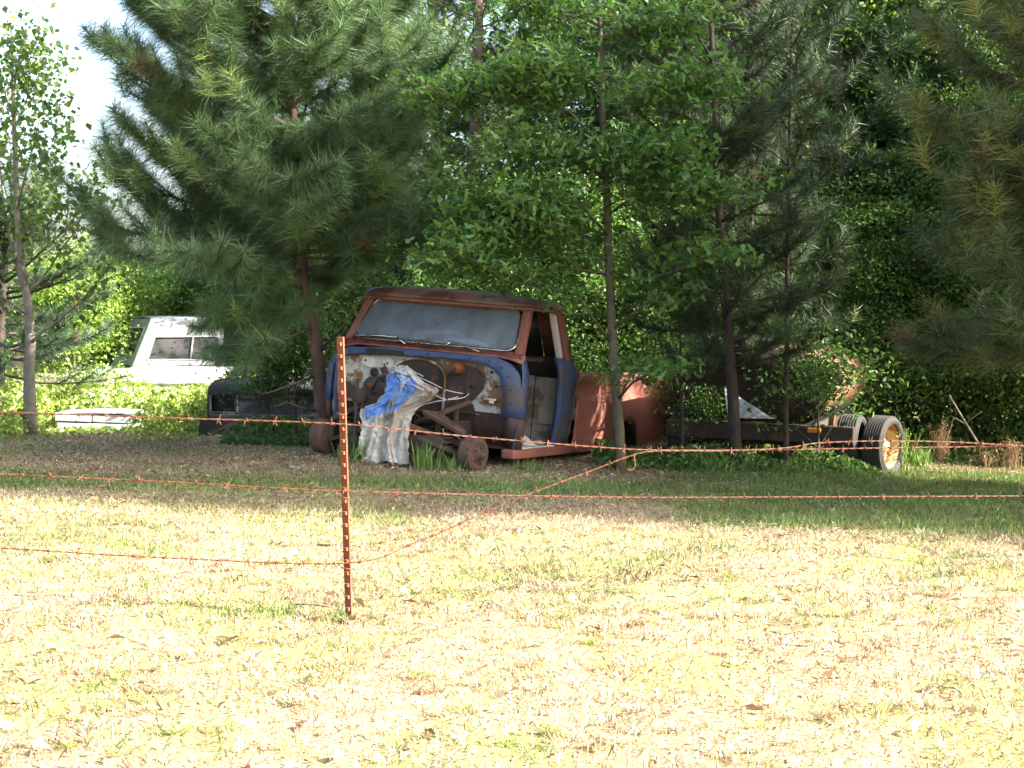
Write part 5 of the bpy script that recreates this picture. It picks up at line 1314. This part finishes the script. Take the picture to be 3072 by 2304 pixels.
for x in (1.10, .80, -.85):
    big = x == 1.10
    r, w = .295, .225
    t_ = MB(); prf = [(.215, -w * .42), (.25, -w * .5), (.275, -w * .47), (.290, -w * .36)]
    for q in range(-3, 4): prf += [(.297, q * .026 - .009), (.297, q * .026 + .006), (.288, q * .026 + .009), (.288, q * .026 + .014)]
    prf += [(.290, w * .36), (.275, w * .47), (.25, w * .5), (.215, w * .42), (.205, w * .3), (.205, -w * .3), (.215, -w * .42)]
    t_.lathe(prf, (0, 0, 0), 'x', 40)
    wh = t_.build('tyre', M['rubber'], TT, loc=(x, .35, .235), rot=(0, 0, R(-15) if big else R(-3)))
    rm = MB(); rm.lathe([(.222, w * .44), (.226, w * .40), (.205, w * .34), (.198, -.01), (.185, -.03), (.12, -.035), (.085, -.03), (.08, .01), (.05, .02), (.045, .05), (.001, .052)], (0, 0, 0), 'x', 36); rm.build('rim', M['yellow'] if big else M['dark_rust'], wh)
    if big:
        for k in range(5):
            a = 2 * math.pi * k / 5 + .3; h = MB(); h.lathe([(.001, .006), (.024, .006), (.024, -.01)], (-.034, .152 * math.cos(a), .152 * math.sin(a)), 'x', 12); h.build('rim_hole', M['black'], wh)  # holes are black discs, their inner shade put into the colour
            l_ = MB(); l_.lathe([(.001, .02), (.01, .02), (.01, 0)], (-.032, .10 * math.cos(a + .6), .10 * math.sin(a + .6)), 'x', 8); l_.build('lug_nut', M['dark_rust'], wh)
# torn corrugated tin leaning on the beam
TS = tag(empty('tin_sheet', TTM @ Vector((-.06, -.14, .06)), (0, 0, R(-22))), 'pale triangular piece of ribbed tin sheet leaning against the dark tank end', 'tin sheet')
b_ = MB(); NXs = 40
tri = [(-.22, .42), (-.22, .74), (.22, .42)]
rows = []
for k in range(NXs + 1):
    t_ = k / NXs; x = -.24 + .48 * t_
    ztop = .72 - (.72 - .425) * t_
    rows.append([(x - .06 * q, .0 + .06 * q + .007 * math.sin((x * .8 + (.425 + (ztop - .425) * q) * .9) * 95), .425 + (ztop - .425) * q) for q in (0, .25, .5, .75, 1)])
b_.grid(rows, smooth=False); b_.build('sheet', M['tin'], TS, solid=.004)

# ------------------------------------------------------------------ fence: steel post and barbed wires
fp = Vector(((349 - 512) / F_PX * 6.62, 6.62, float(gz(-.72, 6.62))))
ptop = at(340, 337, 6.62); pbot = at(349, 620, 6.62); pbot.z -= .05
FP = tag(empty('steel_fence_post', pbot), 'rust red studded steel T-post leaning slightly in the sunlit straw', 'fence post')
ax = (ptop - pbot); plen = ax.length
q_ = Vector((0, 0, 1)).rotation_difference(ax)
FP.rotation_mode = 'QUATERNION'; FP.rotation_quaternion = q_ @ Matrix.Rotation(R(-27), 3, 'Z').to_quaternion()
b_ = MB(); b_.box((0, 0, plen / 2), (.034, .0045, plen)); b_.build('flange', M['orange_rust'], FP, bevel=.001)
b_ = MB(); b_.box((0, .0165, plen / 2), (.0045, .028, plen)); b_.build('web', M['orange_rust'], FP)
stm = MB(); stm.box((.002, -.0085, 0), (.018, .014, .016)); stud0 = None
sme = None
z = .10
while z < plen - .03:
    if sme is None: o = stm.build('stud', M['orange_rust'], FP, bevel=.002, loc=(0, 0, z)); sme = o
    else: o = sme.copy(); COL.objects.link(o); o.parent = FP; o.location = (0, 0, z)
    z += .0535
for hz in (.285, .60, .97):
    b_ = MB(); b_.tube([(-.021, -.004, hz), (-.018, -.020, hz + .004), (.006, -.024, hz), (.020, -.018, hz - .004), (.022, .004, hz)], .0022, 5); b_.build('wire_clip', M['wire'], FP)
def bez(P, n):
    P = [Vector(p) for p in P]; out = []
    for i in range(len(P) - 1):
        p0, p1, p2, p3 = P[max(i - 1, 0)], P[i], P[i + 1], P[min(i + 2, len(P) - 1)]
        for k in range(n):
            t_ = k / n; out.append(.5 * ((2 * p1) + (p2 - p0) * t_ + (2 * p0 - 5 * p1 + 4 * p2 - p3) * t_ ** 2 + (3 * p1 - p0 - 3 * p2 + p3) * t_ ** 3))
    return out + [P[-1]]
barb_me = None
def wire_depth(u): return 6.60 - .15 * max(0, (341 - u)) / 341 + 1.0 * max(0, u - 345) / 680
def barbed(px, label, off=0.0, ends=True):
    global barb_me
    if ends:
        u0, v0 = px[0]; u1, v1 = px[1]; s = (v1 - v0) / (u1 - u0); px = [(u0 - 420, v0 - 420 * s * .6), (u0 - 180, v0 - 180 * s)] + px
        u0, v0 = px[-2]; u1, v1 = px[-1]; s = (v1 - v0) / (u1 - u0); px = px + [(u1 + 180, v1 + 180 * s), (u1 + 420, v1 + 420 * s)]
    P = [at(u, v, wire_depth(u) + off) for u, v in px]
    C_ = bez(P, 40)
    root = tag(empty('barbed_wire', C_[0]), label, 'barbed wire', 'barbed wires of the fence')
    o0 = C_[0]
    # arc length resample
    L = [0]
    for a, b in zip(C_[:-1], C_[1:]): L.append(L[-1] + (b - a).length)
    def pos(s):
        i = min(max(np.searchsorted(L, s) - 1, 0), len(C_) - 2); t_ = (s - L[i]) / max(L[i + 1] - L[i], 1e-9); return C_[i].lerp(C_[i + 1], t_)
    n = int(L[-1] / .014)
    for ph in (0, math.pi):
        w = MB(); pts = []
        for i in range(n + 1):
            s = L[-1] * i / n; p = pos(s); t_ = (pos(min(s + .01, L[-1])) - pos(max(s - .01, 0))).normalized()
            a_ = t_.cross(Vector((0, 0, 1))).normalized(); b__ = t_.cross(a_)
            an = s * 70 + ph; pts.append(p + (a_ * math.cos(an) + b__ * math.sin(an)) * .0021 - o0)
        w.tube(pts, .0018, 4, cap=False); w.build('strand', M['wire'], root)
    s = random.uniform(.02, .1)
    while s < L[-1]:
        p = pos(s); t_ = (pos(min(s + .01, L[-1])) - pos(max(s - .01, 0))).normalized()
        if barb_me is None:
            w = MB(); w.tube([(math.cos(a) * .0052, math.sin(a) * .0052, -.006 + .012 * a / 12.6) for a in np.linspace(0, 12.6, 16)], .0018, 4)
            w.tube([(.004, 0, -.004), (.012, .010, -.006), (.018, .016, -.010)], [.0018, .0015, .0006], 4); w.tube([(-.004, 0, .004), (-.011, .011, .006), (-.015, .018, .010)], [.0018, .0015, .0006], 4)
            w.tube([(.0, -.004, .002), (.006, -.014, .004), (.009, -.02, .008)], [.0018, .0015, .0006], 4); w.tube([(0, .004, -.002), (-.006, .013, -.006), (-.012, .018, -.010)], [.0018, .0015, .0006], 4)
            barb_me = w.mesh('barb')
        o = link('barb', barb_me, root, M['orange_rust']); o.location = p - o0
        o.rotation_euler = (t_.to_track_quat('Z', 'Y').to_matrix() @ Matrix.Rotation(random.uniform(0, 6.28), 3, 'Z')).to_euler()
        s += .125 * random.uniform(.92, 1.08)
    return root
Z = .46293
barbed([(0, 412), (170, 418), (341, 424), (463, 436), (597, 447), (655, 450), (760, 450), (883, 448), (1024, 446)], 'topmost barbed wire, crossing in front of the truck sill and tyre')
barbed([(0, 474), (170, 482), (344, 491), (600, 497), (790, 497), (1024, 496)], 'middle barbed wire running level across the shaded grass', .006)
barbed([(0, 548), (170, 558), (347, 563), (417, 542), (509, 502), (588, 472), (630, 456), (657, 451), (720, 451), (785, 448), (819, 443), (880, 441), (950, 442), (1024, 446)], 'slack barbed wire that climbs from low on the post to tangle with the topmost wire', -.012)
b_ = MB(); hk = [at(u, v, 6.95) for u, v in ((634, 454), (634.5, 460), (635, 466), (632, 470), (627, 469))]; hk0 = hk[0]
b_.tube(bez([p - hk0 for p in hk], 6), .0028, 5); o = b_.build('wire_hook', M['orange_rust'], None, loc=hk0); tag(o, 'short bent rusty wire hook hanging from the slack barbed wire', 'wire hook')

# ------------------------------------------------------------------ dry weeds and small plants
def clump(name, label, cat, u, Y, n, h, spread, cols, wid=.003, heads=True, flare=.35, group=None):
    g = ground_at(u, Y)
    b0 = np.stack([rng.normal(0, spread, n), rng.normal(0, spread, n), np.full(n, -.02)], -1)
    a = rng.uniform(0, 6.28, n); ln = rng.beta(1.5, 3, n) * flare
    L = h * rng.uniform(.45, 1.05, n)
    d = norm(np.stack([np.cos(a) * ln, np.sin(a) * ln, np.ones(n)], -1))
    s = np.stack([-np.sin(a), np.cos(a), np.zeros(n)], -1) * wid
    mid = b0 + d * (L * .6)[:, None]; d2 = d.copy(); d2[:, :2] *= 1.9; d2 = norm(d2)
    tip = mid + d2 * (L * .4)[:, None]
    V = np.stack([b0 - s, b0 + s, mid + s * .8, tip], 1).reshape(-1, 3)
    cc = np.array(cols)[rng.integers(0, len(cols), n)] * (1 + rng.normal(0, .15, (n, 1)))
    root = tag(empty(name, g), label, cat, group)
    link('stems', np_mesh(name + '_stems', V, 4, np.repeat(cc, 4, 0)), root, M['grass'])['kind'] = 'stuff'
    if heads:
        k = 7
        P = np.repeat(tip, k, 0) - np.repeat(d2, k, 0) * rng.uniform(0, .12, (n * k, 1)) + rng.normal(0, .012, (n * k, 3))
        V, C = leaves(P, .035, .25, np.repeat(cc * 1.1, k, 0), up=.2)
        link('seed_heads', np_mesh(name + '_heads', V, 4, C), root, M['grass'])['kind'] = 'stuff'
    return root
DRY = [(.40, .28, .17), (.32, .21, .13), (.46, .35, .22)]
FRE = [(.13, .22, .05), (.18, .27, .07), (.09, .16, .04)]
clump('dry_weed', 'tallest dry tan weed clump right of the big tyre', 'weed', 941, 16.0, 60, .50, .035, DRY, .003, True, .3, 'dry weeds along the wood edge')
clump('dry_weed', 'small reddish dry weed clump at the far right by the olive pine', 'weed', 1012, 15.8, 50, .36, .05, DRY, .003, True, .4, 'dry weeds along the wood edge')
clump('dry_weed', 'low dry weed clump between the forked stick and the far right clump', 'weed', 988, 15.9, 45, .26, .08, DRY, .003, True, .5, 'dry weeds along the wood edge')
clump('green_weed', 'bright green grass clump just right of the big tyre', 'weed', 920, 15.2, 120, .26, .05, FRE, .004, False, .7, 'green weed clumps')
clump('green_weed', 'tall seeding green grass stalks beside the big tyre', 'weed', 904, 14.6, 22, .48, .05, FRE, .003, True, .35, 'green weed clumps')
clump('green_weed', 'narrow bright grass tuft in front of the dark inner wheel', 'weed', 843, 13.9, 40, .20, .02, FRE, .004, False, .3, 'green weed clumps')
clump('green_weed', 'green grass tuft at the foot of the hanging torn sheet', 'weed', 424, 12.75, 70, .30, .05, FRE, .004, False, .6, 'green weed clumps')
clump('green_weed', 'low grass tuft beside the right front brake drum', 'weed', 450, 12.7, 70, .20, .08, FRE, .004, False, .8, 'green weed clumps')
clump('green_weed', 'weed tuft under the open door sill', 'weed', 525, 12.9, 60, .16, .07, FRE, .004, False, .8, 'green weed clumps')
clump('green_weed', 'grass tuft behind the post, left of the torn sheet', 'weed', 352, 13.1, 70, .26, .07, FRE, .004, False, .7, 'green weed clumps')
clump('green_weed', 'weeds at the foot of the dark straight pine trunk', 'weed', 716, 13.9, 90, .22, .12, FRE, .004, False, .8, 'green weed clumps')
clump('green_weed', 'grass tuft below the amber reflector', 'weed', 800, 13.9, 70, .18, .1, FRE, .004, False, .8, 'green weed clumps')
clump('green_weed', 'green grass tuft at the foot of the steel fence post', 'weed', 337, 6.62, 150, .085, .045, FRE + [(.36, .33, .16)], .0022, False, .8, 'green weed clumps')
clump('green_weed', 'low green tuft in the sunlit straw well left of the fence post', 'weed', 272, 6.75, 130, .07, .07, FRE + [(.36, .33, .16)], .0022, False, .9, 'green weed clumps')
fs = ground_at(975, 15.6)
b_ = MB(); b_.tube([at(978, 443, 15.6) - fs, at(962, 417, 15.7) - fs, at(949, 395, 15.7) - fs], [.012, .011, .008], 6); b_.tube([at(966, 423, 15.7) - fs, at(982, 411, 15.6) - fs], [.008, .004], 5); b_.tube([at(967, 425, 15.7) - fs, at(950, 415, 15.8) - fs], [.008, .003], 5)
o = b_.build('dead_branch', M['bark_grey'], None, loc=fs); tag(o, 'pale forked dead stick standing among the dry weeds on the right', 'dead branch')
